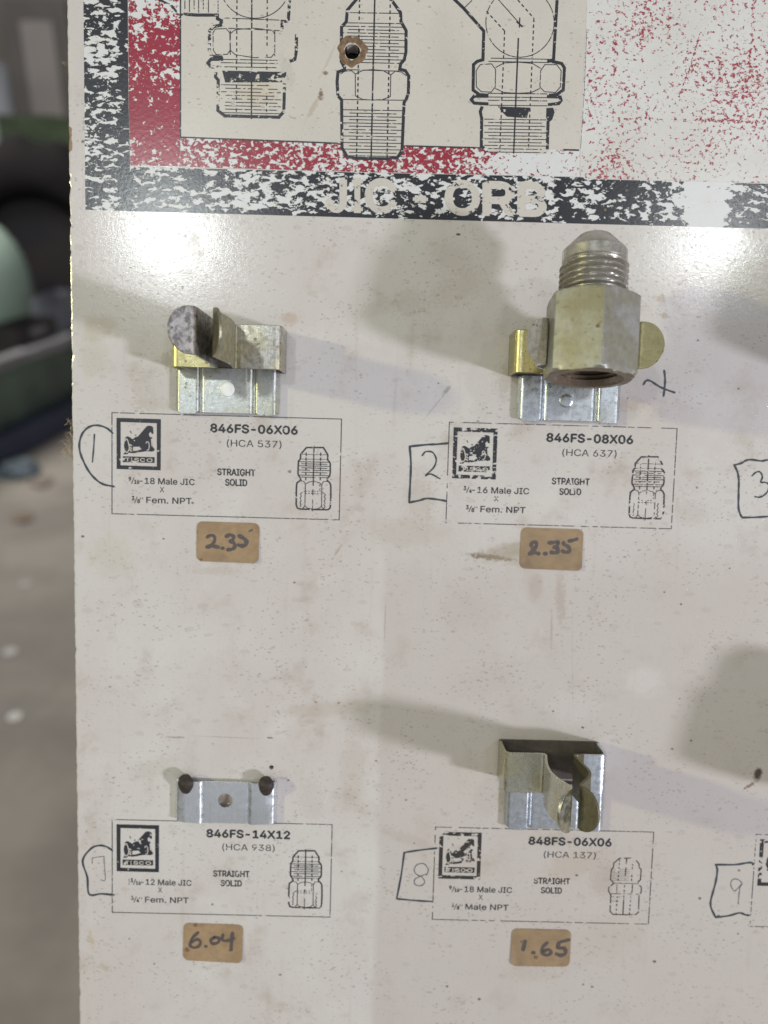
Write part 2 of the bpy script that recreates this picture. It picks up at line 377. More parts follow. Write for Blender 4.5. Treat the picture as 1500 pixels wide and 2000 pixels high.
def print_material(name, ink, thr, seed, sc=0.55, rough=0.28, grey=0.0, hole=False):
    """ink worn away in flakes; where it is gone the board below shows"""
    N = NT(name); pos = N.pos()
    low = N.math('MULTIPLY', N.math('SUBTRACT', N.noise(N.map(pos, loc=(seed*5, 0, 3)), 0.09, 2), 0.5), 0.34)
    k = flake_mask(N, pos, 0.6, sc, 1.5, N.math('ADD', thr, low), 0.018, seed)
    k3 = flake_mask(N, pos, 0.1, sc*3.2, 1.0, N.math('ADD', thr, 0.09), 0.03, seed+4)
    k = N.math('MULTIPLY', k, k3)
    if grey: k = N.math('MULTIPLY', k, 1-grey)
    if hole:      # nothing is printed across the screw hole
        s = N.xyz(pos); c = P(688, 101)
        d = N.math('ADD', N.math('POWER', N.math('SUBTRACT', s[0], c[0]), 2), N.math('POWER', N.math('SUBTRACT', s[2], c[1]), 2))
        k = N.math('MULTIPLY', k, N.math('GREATER_THAN', d, 2.6**2))
    N.set(N.p.inputs['Base Color'], N.mix(N.noise(pos, 0.4, 3), ink, tuple(x*1.5+0.006 for x in ink)))
    N.p.inputs['Roughness'].default_value = rough
    N.set(N.p.inputs['Alpha'], k)
    N.set(N.p.inputs['Normal'], N.bump(N.noise(pos, 0.9, 3), 0.25, 0.0001))
    return N.m

def metal(name, a, b, rough=0.34, spk=0.6, rust=0.0, yel=0.5, bumpk=0.3, dull=1.0, mott=0.48, grime=0.0):
    N = NT(name); pos = N.objpos()
    t = N.ramp(N.noise(pos, 0.11, 3, 0.6), 0.5-yel*0.4, 0.9-yel*0.4)
    c = N.mix(t, a, b)
    fine = N.noise(pos, 1.9, 4, 0.75)
    c = N.mix(N.ramp(fine, 0.42, 0.68, 0, mott), c, tuple(x*0.62 for x in a))
    c = N.mix(N.ramp(N.noise(pos, 0.8, 5, 0.75), 0.45, 0.72, 0, mott), c, tuple(x*0.58 for x in a))
    scr = N.noise(N.map(pos, rot=(0, 0.25, 0.1), scale=(1.0, 1.0, 0.08)), 2.6, 3)
    c = N.mix(N.ramp(scr, 0.56, 0.72, 0, 0.35), c, tuple(x*0.55 for x in a))
    if grime: c = N.mix(N.ramp(N.noise(N.map(pos, loc=(3, 8, 5)), 0.55, 6, 0.8), 0.44, 0.58, 0, grime), c, (0.075, 0.065, 0.062))
    sp = flecks(N, pos, 0.65, 0.4, 1.0, 0.33, 3.4, 2)
    c = N.mix(N.math('MULTIPLY', sp, spk), c, (0.10, 0.08, 0.06))
    met = N.math('SUBTRACT', 1.0, N.math('MULTIPLY', sp, 0.8*spk))
    if rust:
        rm = N.ramp(N.noise(pos, 0.34, 5, 0.7), 0.66-rust*0.2, 0.80-rust*0.2)
        c = N.mix(rm, c, N.mix(N.noise(pos, 1.4, 3), (0.20, 0.11, 0.055), (0.10, 0.06, 0.035)))
        met = N.math('MULTIPLY', met, N.math('SUBTRACT', 1.0, N.math('MULTIPLY', rm, 0.85)))
    N.set(N.p.inputs['Base Color'], c); N.set(N.p.inputs['Metallic'], N.math('MULTIPLY', met, dull))
    N.set(N.p.inputs['Roughness'], N.ramp(N.noise(pos, 0.6, 4), 0.3, 0.7, rough-0.07, rough+0.10))
    N.set(N.p.inputs['Normal'], N.bump(N.math('ADD', fine, N.noise(pos, 0.7, 3)), bumpk, 0.00009))
    return N.m

def plain(name, a, b, scale, rough=0.6, metallic=0.0, detail=4, bumpk=0.0, bd=0.005):
    N = NT(name); pos = N.objpos(1)
    n = N.noise(pos, scale, detail, 0.6)
    N.set(N.p.inputs['Base Color'], N.mix(N.ramp(n, 0.35, 0.65), a, b))
    N.p.inputs['Roughness'].default_value = rough; N.p.inputs['Metallic'].default_value = metallic
    if bumpk: N.set(N.p.inputs['Normal'], N.bump(n, bumpk, bd))
    return N.m

INK = (0.022, 0.024, 0.030)
M_board = board_material()
def th_left(N, s):
    t = N.ramp(s[0], -81, -77.5, 0.528, 0.64)                         # the strip beside the red is nearly whole
    return N.math('ADD', t, N.ramp(s[2], 68, 80, 0.03, 0.0))
def th_bottom(N, s):
    t = N.ramp(s[0], -80, -50, 0.56, 0.520)
    t = N.math('ADD', t, N.ramp(s[0], -10, 40, 0.0, 0.02))
    t = N.math('SUBTRACT', t, N.math('MULTIPLY', N.ramp(s[0], 88, 93), N.ramp(s[0], 105, 99, 0, 0.25)))
    return N.math('ADD', t, N.ramp(s[2], 71.5, 69.5, 0, 0.10))          # crisp lower rim
def th_redv(N, s):
    t = N.ramp(s[2], 84, 95, 0.555, 0.66)
    t = N.math('SUBTRACT', t, N.ramp(s[2], 99, 108, 0, 0.10))
    return N.math('SUBTRACT', t, N.ramp(s[2], 118, 128, 0, 0.07))
def th_redh(N, s):
    t = N.ramp(s[0], -78, -62, 0.62, 0.53)
    return N.math('SUBTRACT', t, N.ramp(s[0], 14, 48, 0.0, 0.10))
M_black_left = band_material('worn_black_print_left', INK, 1.35, 0.37, 2.2, th_left, 1)
M_black_low = band_material('worn_black_print_low', INK, -0.7, 0.35, 2.0, th_bottom, 2)
M_red_v = band_material('worn_red_print', (0.25, 0.022, 0.042), 0.9, 0.62, 1.2, th_redv, 4)
M_red_h = band_material('worn_red_print_low', (0.25, 0.028, 0.045), 0.9, 0.60, 1.3, th_redh, 5)
def red_specks():
    N = NT('red_specks_on_bare_white'); pos = N.pos(); s = N.xyz(pos)
    def line(ax, lo, hi, width, wob):
        d = N.math('ABSOLUTE', N.math('SUBTRACT', ax, wob)); return N.ramp(d, 0, width, 1, 0)
    jit = N.math('MULTIPLY', N.math('SUBTRACT', N.noise(pos, 0.08, 2), 0.5), 2.0)
    xs = N.math('ADD', s[0], jit); zs = N.math('ADD', s[2], jit)
    dens = N.math('MULTIPLY', N.math('SUBTRACT', N.noise(N.map(pos, loc=(7, 0, 60)), 0.05, 3), 0.5), 0.40)
    for px, top, bot in ((1200, 0, 140), (1250, 10, 150), (1303, 0, 90), (1465, 20, 120), (1405, 70, 140)):
        x, zb = P(px, bot); zt = P(px, top)[1]
        l = N.math('MULTIPLY', line(xs, 0, 0, 1.1, x), N.math('MULTIPLY', N.ramp(s[2], zb-3, zb+1), N.ramp(s[2], zt+6, zt)))
        dens = N.math('ADD', dens, N.math('MULTIPLY', l, 0.06))
    zh = P(1400, 236)[1]
    l = N.math('MULTIPLY', line(zs, 0, 0, 0.7, zh), N.ramp(s[0], P(1230, 232)[0]-4, P(1230, 232)[0]))
    dens = N.math('ADD', dens, N.math('MULTIPLY', l, 0.10))
    l = line(N.math('ADD', xs, N.math('MULTIPLY', s[2], -0.28)), 0, 0, 0.45, P(1350, 120)[0]-0.28*P(1350, 120)[1])
    l = N.math('MULTIPLY', l, N.math('MULTIPLY', N.ramp(s[2], 106, 108), N.ramp(s[2], 127, 124)))
    dens = N.math('ADD', dens, N.math('MULTIPLY', l, 0.13))
    v = N.map(pos, rot=(0, 0.5, 0), scale=(1, 1, 1.25))
    a = N.noise(v, 0.72, 4, 0.62, 0.2)
    k = N.ramp(N.math('ADD', a, dens), 0.560, 0.592)
    k = N.math('MULTIPLY', k, N.ramp(N.noise(pos, 1.7, 3), 0.40, 0.48))
    red = N.mix(N.noise(pos, 0.3, 2), (0.36, 0.05, 0.075), (0.28, 0.03, 0.05))
    base = N.mix(N.ramp(N.noise(pos, 0.03, 4), 0.4, 0.7), (0.655, 0.655, 0.635), (0.60, 0.585, 0.55))
    base = N.mix(N.ramp(N.noise(pos, 0.8, 4), 0.5, 0.75, 0, 0.3), base, (0.50, 0.47, 0.42))
    N.set(N.p.inputs['Base Color'], N.mix(k, base, red))
    N.p.inputs['Roughness'].default_value = 0.30
    N.set(N.p.inputs['Normal'], N.bump(N.math('ADD', N.noise(pos, 0.9, 3), N.math('MULTIPLY', k, 0.8)), 0.4, 0.0001))
    return N.m
M_red_spk = red_specks()
def aged_plain(name, c0, spots=False, wear=None):
    N = NT(name); pos = N.pos()
    c = N.mix(N.ramp(N.noise(pos, 0.05, 4), 0.4, 0.7), c0, tuple(x*0.93 for x in c0))
    f1 = flecks(N, pos, 0.5, 0.8, 2.0, 0.30, 4.0, 9); f2 = flecks(N, pos, 0.9, 0.6, 1.6, 0.30, 5.0, 8)
    c = N.mix(N.math('MULTIPLY', N.math('MAXIMUM', f1, f2), 0.42), c, (0.22, 0.18, 0.14))
    c = N.mix(N.ramp(N.noise(pos, 1.1, 4, 0.7), 0.5, 0.75, 0, 0.28), c, (0.42, 0.38, 0.31))
    if spots:
        s = N.xyz(pos); w = N.math('MULTIPLY', N.math('SUBTRACT', N.noise(pos, 0.9, 4, 0.7), 0.5), 2.4)
        for px, py, rx, rz, an, k, cc in ((627, 185, 1.0, 1.9, 0, 0.85, (0.16, 0.10, 0.05)), (636, 143, 0.9, 0.8, 0, 0.85, (0.20, 0.13, 0.07)), (612, 210, 1.0, 4.0, -30, 0.5, (0.40, 0.31, 0.19)),
                                          (640, 120, 0.5, 7, -25, 0.35, (0.42, 0.36, 0.26)), (560, 140, 2.5, 7, 15, 0.35, (0.42, 0.40, 0.36)), (500, 180, 8, 5, 0, 0.3, (0.50, 0.40, 0.22)), (870, 120, 9, 14, 0, 0.14, (0.45, 0.40, 0.34))):
            c = N.mix(N.math('MULTIPLY', stain_or_shade(N, s, px, py, rx, rz, an, w), k), c, cc)
    if wear: N.set(N.p.inputs['Alpha'], flake_mask(N, pos, 0.5, 0.5, 1.6, wear, 0.012, 17))
    N.set(N.p.inputs['Base Color'], c); N.p.inputs['Roughness'].default_value = 0.24
    N.set(N.p.inputs['Normal'], N.bump(N.noise(pos, 0.85, 3), 0.3, 0.00007))
    return N.m
M_cream = aged_plain('aged_cream_paint', (0.60, 0.57, 0.515), True)
M_letter = aged_plain('cream_lettering', (0.585, 0.555, 0.50))
M_headletter = aged_plain('worn_header_lettering', (0.585, 0.555, 0.50), False, 0.635)
M_line = print_material('drawing_ink', INK, 0.63, 11, hole=True)
M_pen = print_material('pen_ink', (0.035, 0.045, 0.055), 0.85, 12)
M_penfaint = print_material('faint_pen_ink', (0.10, 0.10, 0.10), 0.80, 13, grey=0.35)
M_pr = [print_material('label_ink_a', INK, 0.645, 21), print_material('label_ink_b', INK, 0.565, 22),
        print_material('label_ink_c', INK, 0.635, 33), print_material('label_ink_d', (0.03, 0.028, 0.026), 0.58, 24),
        print_material('label_ink_e', INK, 0.56, 25)]
SIL, YEL, BLU = (0.70, 0.71, 0.69), (0.62, 0.56, 0.24), (0.66, 0.72, 0.78)
M_plate = metal('zinc_plate', (0.62, 0.65, 0.65), (0.57, 0.58, 0.47), 0.34, 0.5, 0, 0.45)
M_plate_blue = metal('blue_zinc_plate', (0.68, 0.735, 0.79), (0.66, 0.69, 0.68), 0.30, 0.25, 0, 0.35, 0.15)
M_plate_smooth = metal('smooth_blue_zinc', (0.88, 0.93, 0.98), (0.84, 0.88, 0.90), 0.28, 0.06, 0, 0.35, 0.05, 1.0, 0.12)
M_band = metal('worn_zinc_band', (0.64, 0.63, 0.59), (0.58, 0.54, 0.36), 0.36, 0.6, 0.05, 0.5, 0.4, 1.0, 0.45, 0.35)
M_band_y = metal('yellow_zinc_band', (0.52, 0.48, 0.27), (0.50, 0.46, 0.24), 0.33, 0.5, 0.05, 0.5)
M_jaw_dirty = metal('dirty_jaw_steel', (0.42, 0.405, 0.39), (0.36, 0.34, 0.27), 0.42, 1.0, 0.35, 0.5, 0.5, 0.8, 0.4, 0.75)
M_jaw_olive = metal('brassy_jaw', (0.44, 0.42, 0.34), (0.40, 0.37, 0.21), 0.38, 0.6, 0.15, 0.6, 0.4, 0.85, 0.4, 0.35)
M_lip_pale = metal('pale_scratched_lip', (0.66, 0.625, 0.62), (0.58, 0.545, 0.53), 0.42, 0.8, 0.25, 0.5, 0.5, 0.8, 0.4, 0.3)
M_lip_olive = metal('olive_lip', (0.36, 0.325, 0.17), (0.30, 0.265, 0.14), 0.42, 0.8, 0.3, 0.5, 0.4, 0.75)
M_lip_dark = metal('dark_olive_lip', (0.20, 0.185, 0.12), (0.17, 0.15, 0.09), 0.45, 0.6, 0.3, 0.5, 0.4, 0.7)
M_back = metal('shaded_band_back', (0.16, 0.14, 0.12), (0.10, 0.085, 0.07), 0.5, 0.6, 0.4, 0.5, 0.3, 0.5)  # dark clip interior put into the colour: shade and dark reflections, not grease
M_disc = plain('white_rivet_paint', (0.90, 0.92, 0.90), (0.86, 0.88, 0.86), 300, 0.3)
M_jaw_clean = metal('clean_spring_steel', (0.62, 0.62, 0.55), (0.60, 0.57, 0.38), 0.30, 0.25, 0.0, 0.5, 0.15)
M_hex = metal('olive_zinc_hex', (0.37, 0.37, 0.35), (0.28, 0.265, 0.185), 0.42, 0.30, 0.27, 0.55, 0.25, 0.55, 0.22)
M_thread = metal('threaded_zinc', (0.55, 0.53, 0.50), (0.47, 0.445, 0.37), 0.32, 0.4, 0.10, 0.5, 0.2, 0.8)
M_end = metal('brown_end_face', (0.24, 0.20, 0.15), (0.20, 0.15, 0.10), 0.45, 0.5, 0.4, 0.5, 0.3, 0.6)
M_bore = metal('rusty_bore', (0.30, 0.26, 0.22), (0.22, 0.17, 0.12), 0.5, 0.5, 0.5, 0.5)
M_rivet = metal('bright_rivet', (0.86, 0.88, 0.86), (0.82, 0.84, 0.80), 0.30, 0.15, 0, 0.4, 0.1)
M_burnt = metal('burnt_stub', (0.060, 0.046, 0.038), (0.03, 0.022, 0.018), 0.55, 0.6, 0.5, 0.5, 0.6, 0.3)
M_tx = [print_material('thin_text_ink_'+k, INK, t, q) for k, t, q in (('first', 0.70, 41), ('second', 0.66, 42), ('third', 0.655, 43), ('fourth', 0.655, 44))]
def kraft(name, c0):
    N = NT(name); pos = N.pos()
    c = N.mix(N.ramp(N.noise(pos, 0.15, 4), 0.35, 0.7), c0, tuple(x*0.80 for x in c0))
    c = N.mix(N.ramp(N.noise(N.map(pos, scale=(0.35, 1, 1)), 0.9, 5, 0.7), 0.45, 0.75, 0, 0.5), c, tuple(x*0.62 for x in c0))
    c = N.mix(N.math('MULTIPLY', flecks(N, pos, 0.30, 0.3, 1.0, 0.26, 3, 4), 0.75), c, (0.14, 0.07, 0.035))
    c = N.mix(N.ramp(N.noise(N.map(pos, loc=(9, 0, 31)), 0.10, 4, 0.65), 0.52, 0.72, 0, 0.55), c, (0.17, 0.12, 0.075))
    N.set(N.p.inputs['Base Color'], c); N.p.inputs['Roughness'].default_value = 0.55
    N.set(N.p.inputs['Normal'], N.bump(N.noise(pos, 1.2, 4), 0.3, 0.0001))
    return N.m
M_kraft = kraft('brown_kraft_paper', (0.37, 0.255, 0.145))
M_kraft2 = kraft('darker_kraft_paper', (0.335, 0.235, 0.135))
M_marker = print_material('marker_ink', (0.075, 0.062, 0.060), 0.86, 31, rough=0.45)

# ------------------------------------------------------------------ the display board
T_BOARD = 5.0
def edge_x(z): return -93.72 - z*0.0076
left = []
z = 215.0
while z > -290:
    j = random.uniform(-0.10, 0.10) + (random.uniform(0.1, 0.35) if random.random() < 0.10 else 0)
    left.append((edge_x(z) + j, z)); z -= random.uniform(0.7, 2.0)
bm = bmesh.new()
RX = 330.0
holes = []
for px, py, r in ((688, 101, 2.35), (530, 1499, 0.75)):
    c = P(px, py); holes.append([(c[0]+r*(1+0.12*math.sin(3*t))*math.cos(t), c[1]+r*(1+0.1*math.cos(2*t))*math.sin(t)) for t in [k*math.tau/28 for k in range(28)]])
inner = [(x+0.55, z) for x, z in left]
outline = inner + [(RX, -290), (RX, 215)]
poly(bm, [outline] + holes, 0.0)
def wall(loop_a, ha, loop_b, hb, closed):
    a = [bm.verts.new(B(p[0], ha, p[1])) for p in loop_a]; b = [bm.verts.new(B(p[0], hb, p[1])) for p in loop_b]
    for i in range(len(a) if closed else len(a)-1):
        k = (i+1) % len(a); bm.faces.new((a[i], a[k], b[k], b[i]))
wall(inner, 0.0, [(x+0.16, z) for x, z in left], -0.12, False)
wall([(x+0.16, z) for x, z in left], -0.12, left, -0.55, False)
wall(left, -0.55, [(x+0.05, z) for x, z in left], -T_BOARD, False)
wall([inner[-1], (RX, -290)], 0, [inner[-1], (RX, -290)], -T_BOARD, False)
wall([(RX, -290), (RX, 215)], 0, [(RX, -290), (RX, 215)], -T_BOARD, False)
wall([(RX, 215), inner[0]], 0, [(RX, 215), inner[0]], -T_BOARD, False)
for hl in holes: wall(hl, 0, hl, -T_BOARD, True)
poly(bm, [[(x+0.05, z) for x, z in left] + [(RX, -290), (RX, 215)]] + holes, -T_BOARD)
bmesh.ops.remove_doubles(bm, verts=bm.verts, dist=1e-7)
bmesh.ops.recalc_face_normals(bm, faces=bm.faces)
board = link('display_board', bm, M_board)
tag(board, 'cream white display board with flaking black and red header and printed labels', 'display board')
# dark backing seen through the screw holes
bm = bmesh.new(); poly(bm, [[(-85, -285), (320, -285), (320, 210), (-85, 210)]], -T_BOARD-1.0)
link('backing_panel', bm, plain('dark_backing', (0.02, 0.018, 0.016), (0.03, 0.026, 0.022), 40), board)

def zone(name, px_loops, h, mat):
    bm = bmesh.new(); poly(bm, [[P(*p) for p in l] for l in px_loops], h); return link(name, bm, mat, board)
HOLE = [(688+15.5*math.cos(k*math.tau/24), 101+15.5*math.sin(k*math.tau/24)) for k in range(24)]
up = -330   # the print runs on above the frame
zone('header_border', [[(160, up), (247, up), (251, 200), (254, 324), (254, 412.4), (167, 409.5), (163, 0)]], 0.030, M_black_left)
zone('header_border', [[(254, 326), (700, 337), (1135, 346), (1150, 350), (1320, 354), (1500, 359), (2100, 372), (2100, 464), (1500, 446.5), (1135, 437), (700, 425), (254, 412.6)]], 0.030, M_black_low)
zone('red_border', [[(249, up), (352, up), (352, 268), (352, 325), (254.5, 323), (251.5, 200)]], 0.030, M_red_v)
zone('red_border', [[(352.5, 268), (700, 281), (1132, 294), (1132, 345), (700, 336), (352.5, 325.5)]], 0.030, M_red_h)
zone('red_speckled_panel', [[(1149, up), (2100, up), (2100, 370), (1500, 358), (1320, 353), (1150, 349), (1133, 345), (1134, 290), (1146, 20)]], 0.028, M_red_spk)
zone('drawing_panel', [[(354, up), (1146, up), (1145, 20), (1131, 292), (700, 279), (354, 267)], HOLE], 0.028, M_cream)

# --- the three line drawings of the header
Z1 = lambda pts: [P(x/2.5, y/2.5) for x, y in pts]               # measured on the enlarged left part
Z2 = lambda pts: [P(560+x/2.5, y/2.5) for x, y in pts]           # ... and the enlarged middle part
HL = 0.050
TK, TN = 0.92, 0.26
def drawing(mat=M_line):
    return bmesh.new()
# elbow
bm = drawing()
S = lambda pts, w=TN, cl=False: stroke(bm, Z1(pts), w, HL, cl)
def circ(cx, cy, rx, ry, a0, a1, n=28): return [(cx+rx*math.cos(math.radians(a0+(a1-a0)*i/n)), cy+ry*math.sin(math.radians(a0+(a1-a0)*i/n))) for i in range(n+1)]
for x in (880, 925, 970, 1018, 1065): S([(x, -160), (x, 62)])
for x in (903, 948, 993): S([(x, -130), (x, 45)])
S([(870, 68), (960, 74), (1062, 74), (1062, 92), (1088, 104)], TK)
S([(870, 68), (840, 30), (780, 0), (760, -60)], TK*0.7)
S(circ(1245, -80, 172, 170, 0, 180))
S([(1415, -160), (1414, 0), (1408, 103), (1378, 106), (1377, 142)], TK)
S([(1088, 88), (1400, 100)]); S([(1075, 118), (1085, 104)], TK)
S([(1085, 122), (1045, 130), (1024, 150), (1022, 255), (1036, 275), (1090, 280)], TK)
S([(1448, 162), (1447, 250), (1440, 290), (1415, 300)], TK)
S([(1040, 160), (1052, 142), (1105, 140), (1122, 160), (1124, 245), (1110, 266), (1055, 266), (1042, 246)], TN, True)
S([(1124, 165), (1150, 145), (1240, 138), (1330, 148), (1342, 168)]); S([(1124, 245), (1150, 268), (1240, 282), (1325, 280), (1342, 258)])
S([(1342, 150), (1342, 275)]); S([(1125, 150), (1125, 268)]); S([(1115, 138), (1365, 150)])
S([(1090, 290), (1030, 290), (1015, 308), (1030, 326), (1070, 330)], TK)
for y in (290, 306, 326): S([(1075, y), (1355, y+5)])
S([(1055, 352), (1052, 375), (1066, 392), (1064, 540), (1098, 566), (1362, 573), (1386, 545), (1390, 385), (1408, 380)], TK)
for i, y in enumerate(range(414, 552, 17)): S([(1080 if i % 2 == 0 else 1100, y), (1372 if i % 2 == 0 else 1355, y+6)])
S([(1230, -160), (1228, 582)], 0.42)
for x in (1158, 1306): dashed(bm, *Z1([(x, -150), (x-4, 560)]), 0.36, HL)
poly(bm, [Z1([(1085, 345), (1398, 352), (1396, 402), (1100, 403)])], HL+0.02)
link('fitting_drawing', bm, print_material('drawing_ink_worn', INK, 0.585, 14), board)
# straight fitting
bm = bmesh.new()
poly(bm, [Z2([(272, 660), (570, 668), (560, 738), (538, 772), (300, 766), (275, 726)])], 0.040)
link('drawing_panel', bm, M_cream, board)
bm = drawing(); S = lambda pts, w=TN, cl=False: stroke(bm, Z2(pts), w, HL, cl)
S([(345, -8), (296, 50), (291, 106), (268, 132), (266, 300), (285, 335)], TK)
S([(505, -8), (556, 62), (558, 106), (583, 150), (582, 255), (574, 292), (556, 312), (552, 338), (580, 346), (596, 372), (594, 455), (584, 484), (573, 500), (563, 735), (540, 770), (500, 776), (330, 773), (295, 765), (270, 722), (268, 488), (250, 468), (246, 400), (250, 352), (290, 338)], TK)
for y in (62, 112): S([(298, y), (556, y+4)])
for i, y in enumerate(range(128, 318, 16)): S([(272 if i % 2 == 0 else 300, y), (582 if i % 2 == 0 else 548, y+6)])
for i, y in enumerate(range(536, 765, 16)): S([(272 if i % 2 == 0 else 304, y), (566 if i % 2 == 0 else 536, y+5)])
S([(290, 340), (550, 348)]); S([(268, 486), (580, 490)])
S([(335, 362), (335, 470)]); S([(508, 366), (506, 474)])
S([(335, 362), (318, 346), (285, 348), (262, 362)]); S([(508, 366), (530, 348), (560, 352), (584, 370)])
S([(335, 362), (372, 344), (420, 340), (470, 345), (508, 366)]); S([(335, 468), (372, 486), (420, 489), (470, 486), (506, 472)])
S([(430, -8), (412, 780)], 0.46)
dashed(bm, *Z2([(356, -8), (341, 770)]), 0.40, HL); dashed(bm, *Z2([(506, -8), (490, 770)]), 0.40, HL)
link('fitting_drawing', bm, M_line, board)
# forty-five degree elbow
bm = bmesh.new()
poly(bm, [Z2([(962, 705), (1276, 715), (1272, 752), (985, 744)])], 0.040)
link('drawing_panel', bm, M_cream, board)
bm = drawing(); S = lambda pts, w=TN, cl=False: stroke(bm, Z2(pts), w, HL, cl)
S([(790, -30), (865, 42), (962, 152), (958, 292), (930, 300), (912, 316), (910, 440), (940, 462), (985, 466)], TK)
S([(1322, -30), (1311, 150), (1302, 302), (1342, 310), (1356, 332), (1350, 440), (1318, 462), (1280, 466)], TK)
S(circ(1139, 110, 167, 170, -40, 220)); S([(985, 284), (1282, 290)]); S([(985, 300), (1282, 306)])
S([(985, 470), (915, 470), (901, 487), (915, 504), (985, 508)], TK); S([(1270, 472), (1335, 474), (1340, 490), (1328, 506), (1275, 512)], TK)
for y in (456, 474, 490, 514): S([(982, y), (1272, y+3)])
S([(925, 345), (945, 316), (1000, 312), (1020, 340), (1018, 425), (998, 450), (950, 448), (926, 425)], TN, True)
S([(1240, 345), (1260, 316), (1318, 316), (1340, 345), (1336, 425), (1312, 452), (1258, 448), (1236, 425)], TN, True)
S([(1020, 330), (1060, 308), (1130, 304), (1200, 310), (1240, 335)]); S([(1018, 432), (1060, 452), (1130, 456), (1195, 452), (1236, 432)])
S([(955, 520), (945, 545), (952, 580), (950, 712), (978, 742)], TK); S([(1276, 590), (1272, 730)], TK)
for i, y in enumerate(range(582, 744, 16)): S([(964 if i % 2 == 0 else 984, y), (1266 if i % 2 == 0 else 1245, y+4)])
S([(1131, 186), (1108, 750)], 0.46); S([(1138, 82), (1136, 135)], 0.36); S([(1122, 105), (1152, 132)], 0.5); S([(1030, -5), (1134, 112)])
dashed(bm, *Z2([(1064, 152), (1040, 740)]), 0.36, HL); dashed(bm, *Z2([(1207, 90), (1180, 720)]), 0.36, HL)
dashed(bm, *Z2([(975, 55), (1064, 152)]), 0.36, HL); dashed(bm, *Z2([(1128, 0), (1207, 90)]), 0.36, HL)
S([(868, 38), (905, 2)])
poly(bm, [Z2([(1030, 520), (1190, 526), (1178, 555), (1172, 578), (1075, 570), (1052, 548)])], HL+0.02)
poly(bm, [Z2([(1268, 528), (1300, 526), (1308, 548), (1296, 585), (1276, 600), (1266, 572)])], HL+0.02)
poly(bm, [Z2([(1272, 290), (1302, 286), (1304, 306), (1270, 306)])], HL+0.02)
link('fitting_drawing', bm, M_line, board)
# inner black rule of the panel
for rule in (([P(353, up), P(352.5, 0), P(352.5, 268), P(660, 280)], 0.42), ([P(792, 285), P(945, 289)], 0.42), ([P(1100, 292.5), P(1131, 293.5)], 0.5), ([P(1146, 60), P(1141, 180), P(1134, 290)], 0.10)):
    bm = bmesh.new(); stroke(bm, rule[0], rule[1], 0.046); link('panel_rule', bm, M_line, board)
# lettering
bm = bmesh.new()
def letters(bm, s, x0, x1, yb, yt, slope, weight, h):
    xm = (x0+x1)/2
    for ch, a, b in s:
        f = lambda u, v: P(u, v + slope*(u-x0))
        text(bm, ch, f, a, b, yb, yb-yt, h, weight)
letters(bm, [('J', 640, 674), ('I', 691, 705), ('C', 716, 772), ('-', 810, 832), ('O', 872, 934), ('R', 946, 1004), ('B', 1014, 1064)], 640, 1064, 411, 350, 0.0228, 0.032, 0.062)
link('header_lettering', bm, M_headletter, board)
# rust round the screw hole: a real ring of scale standing a little proud
bm = bmesh.new(); c = P(688, 100); n = 40
ro = [4.3*(1+0.05*math.sin(3*t+1)+0.05*math.sin(7*t)+0.03*math.sin(11*t)) for t in [k*math.tau/n for k in range(n)]]
rings = []
for q, hh in ((1.0, 0.06), (0.86, 0.20), (0.68, 0.16), (0.56, 0.05)):
    rings.append([bm.verts.new(B(c[0]+ro[k]*q*math.cos(k*math.tau/n), hh, c[1]+ro[k]*q*math.sin(k*math.tau/n))) for k in range(n)])
for a, b in zip(rings, rings[1:]):
    for k in range(n): bm.faces.new((a[k], a[(k+1) % n], b[(k+1) % n], b[k]))
N = NT('rust'); pos = N.pos()
N.set(N.p.inputs['Base Color'], N.mix(N.ramp(N.noise(pos, 0.7, 5, 0.7), 0.35, 0.65), (0.25, 0.165, 0.095), (0.12, 0.075, 0.045)))
N.p.inputs['Roughness'].default_value = 0.8; N.set(N.p.inputs['Normal'], N.bump(N.noise(pos, 1.6, 4), 0.8, 0.0002))
link('rust_ring', bm, N.m, board, smooth=60)

bm = bmesh.new(); ra = [[bm.verts.new(B(c[0]+2.3*math.cos(k*math.tau/28), hh, c[1]+2.3*math.sin(k*math.tau/28))) for k in range(28)] for hh in (0.02, -5.2)]
for k in range(28): bm.faces.new((ra[0][k], ra[1][k], ra[1][(k+1) % 28], ra[0][(k+1) % 28]))
link('screw_hole', bm, plain('dark_hole_wall', (0.035, 0.022, 0.014), (0.06, 0.035, 0.02), 900, 0.8), board)

# --- printed labels
LW, LH, PX_, PZ_ = 70.0, 30.94, 103.01, 128.63
X0, Z0 = -81.56, 9.18
def rel(px, py):
    """photo point on the first label -> (mm right, mm down) from its corner"""
    x, z = P(px, py); return (x - X0, Z0 - z)
def lab(c, r):
    return lambda u, v: (X0 + c*PX_ + u, Z0 - r*PZ_ - v)
Q6 = lambda x, y: rel(140+x/2.7778, 790+y/2.7778)
QL = lambda x, y: rel(220+x/15.0, 810+y/15.0)
QF = lambda x, y: rel(570+x/13.79, 860+y/13.79)
HP = 0.050
def frac(bm, f, num, den, u, base, cap, h):
    """small raised numerator, slash, small denominator; returns the right end"""
    w = cap*0.42
    text(bm, num, f, u, u+w*len(num)*(0.9 if num != '1' else 0.5), base-cap*0.40, cap*0.66, h, 0.03)
    u2 = u + w*len(num)*0.9+0.15
    stroke(bm, [f(u2, base+0.1), f(u2+cap*0.42, base-cap)], 0.22, h)
    u3 = u2+cap*0.42+0.08
    text(bm, den, f, u3, u3+w*len(den)*0.95, base+0.06, cap*0.64, h, 0.03)
    return u3+w*len(den)*0.95
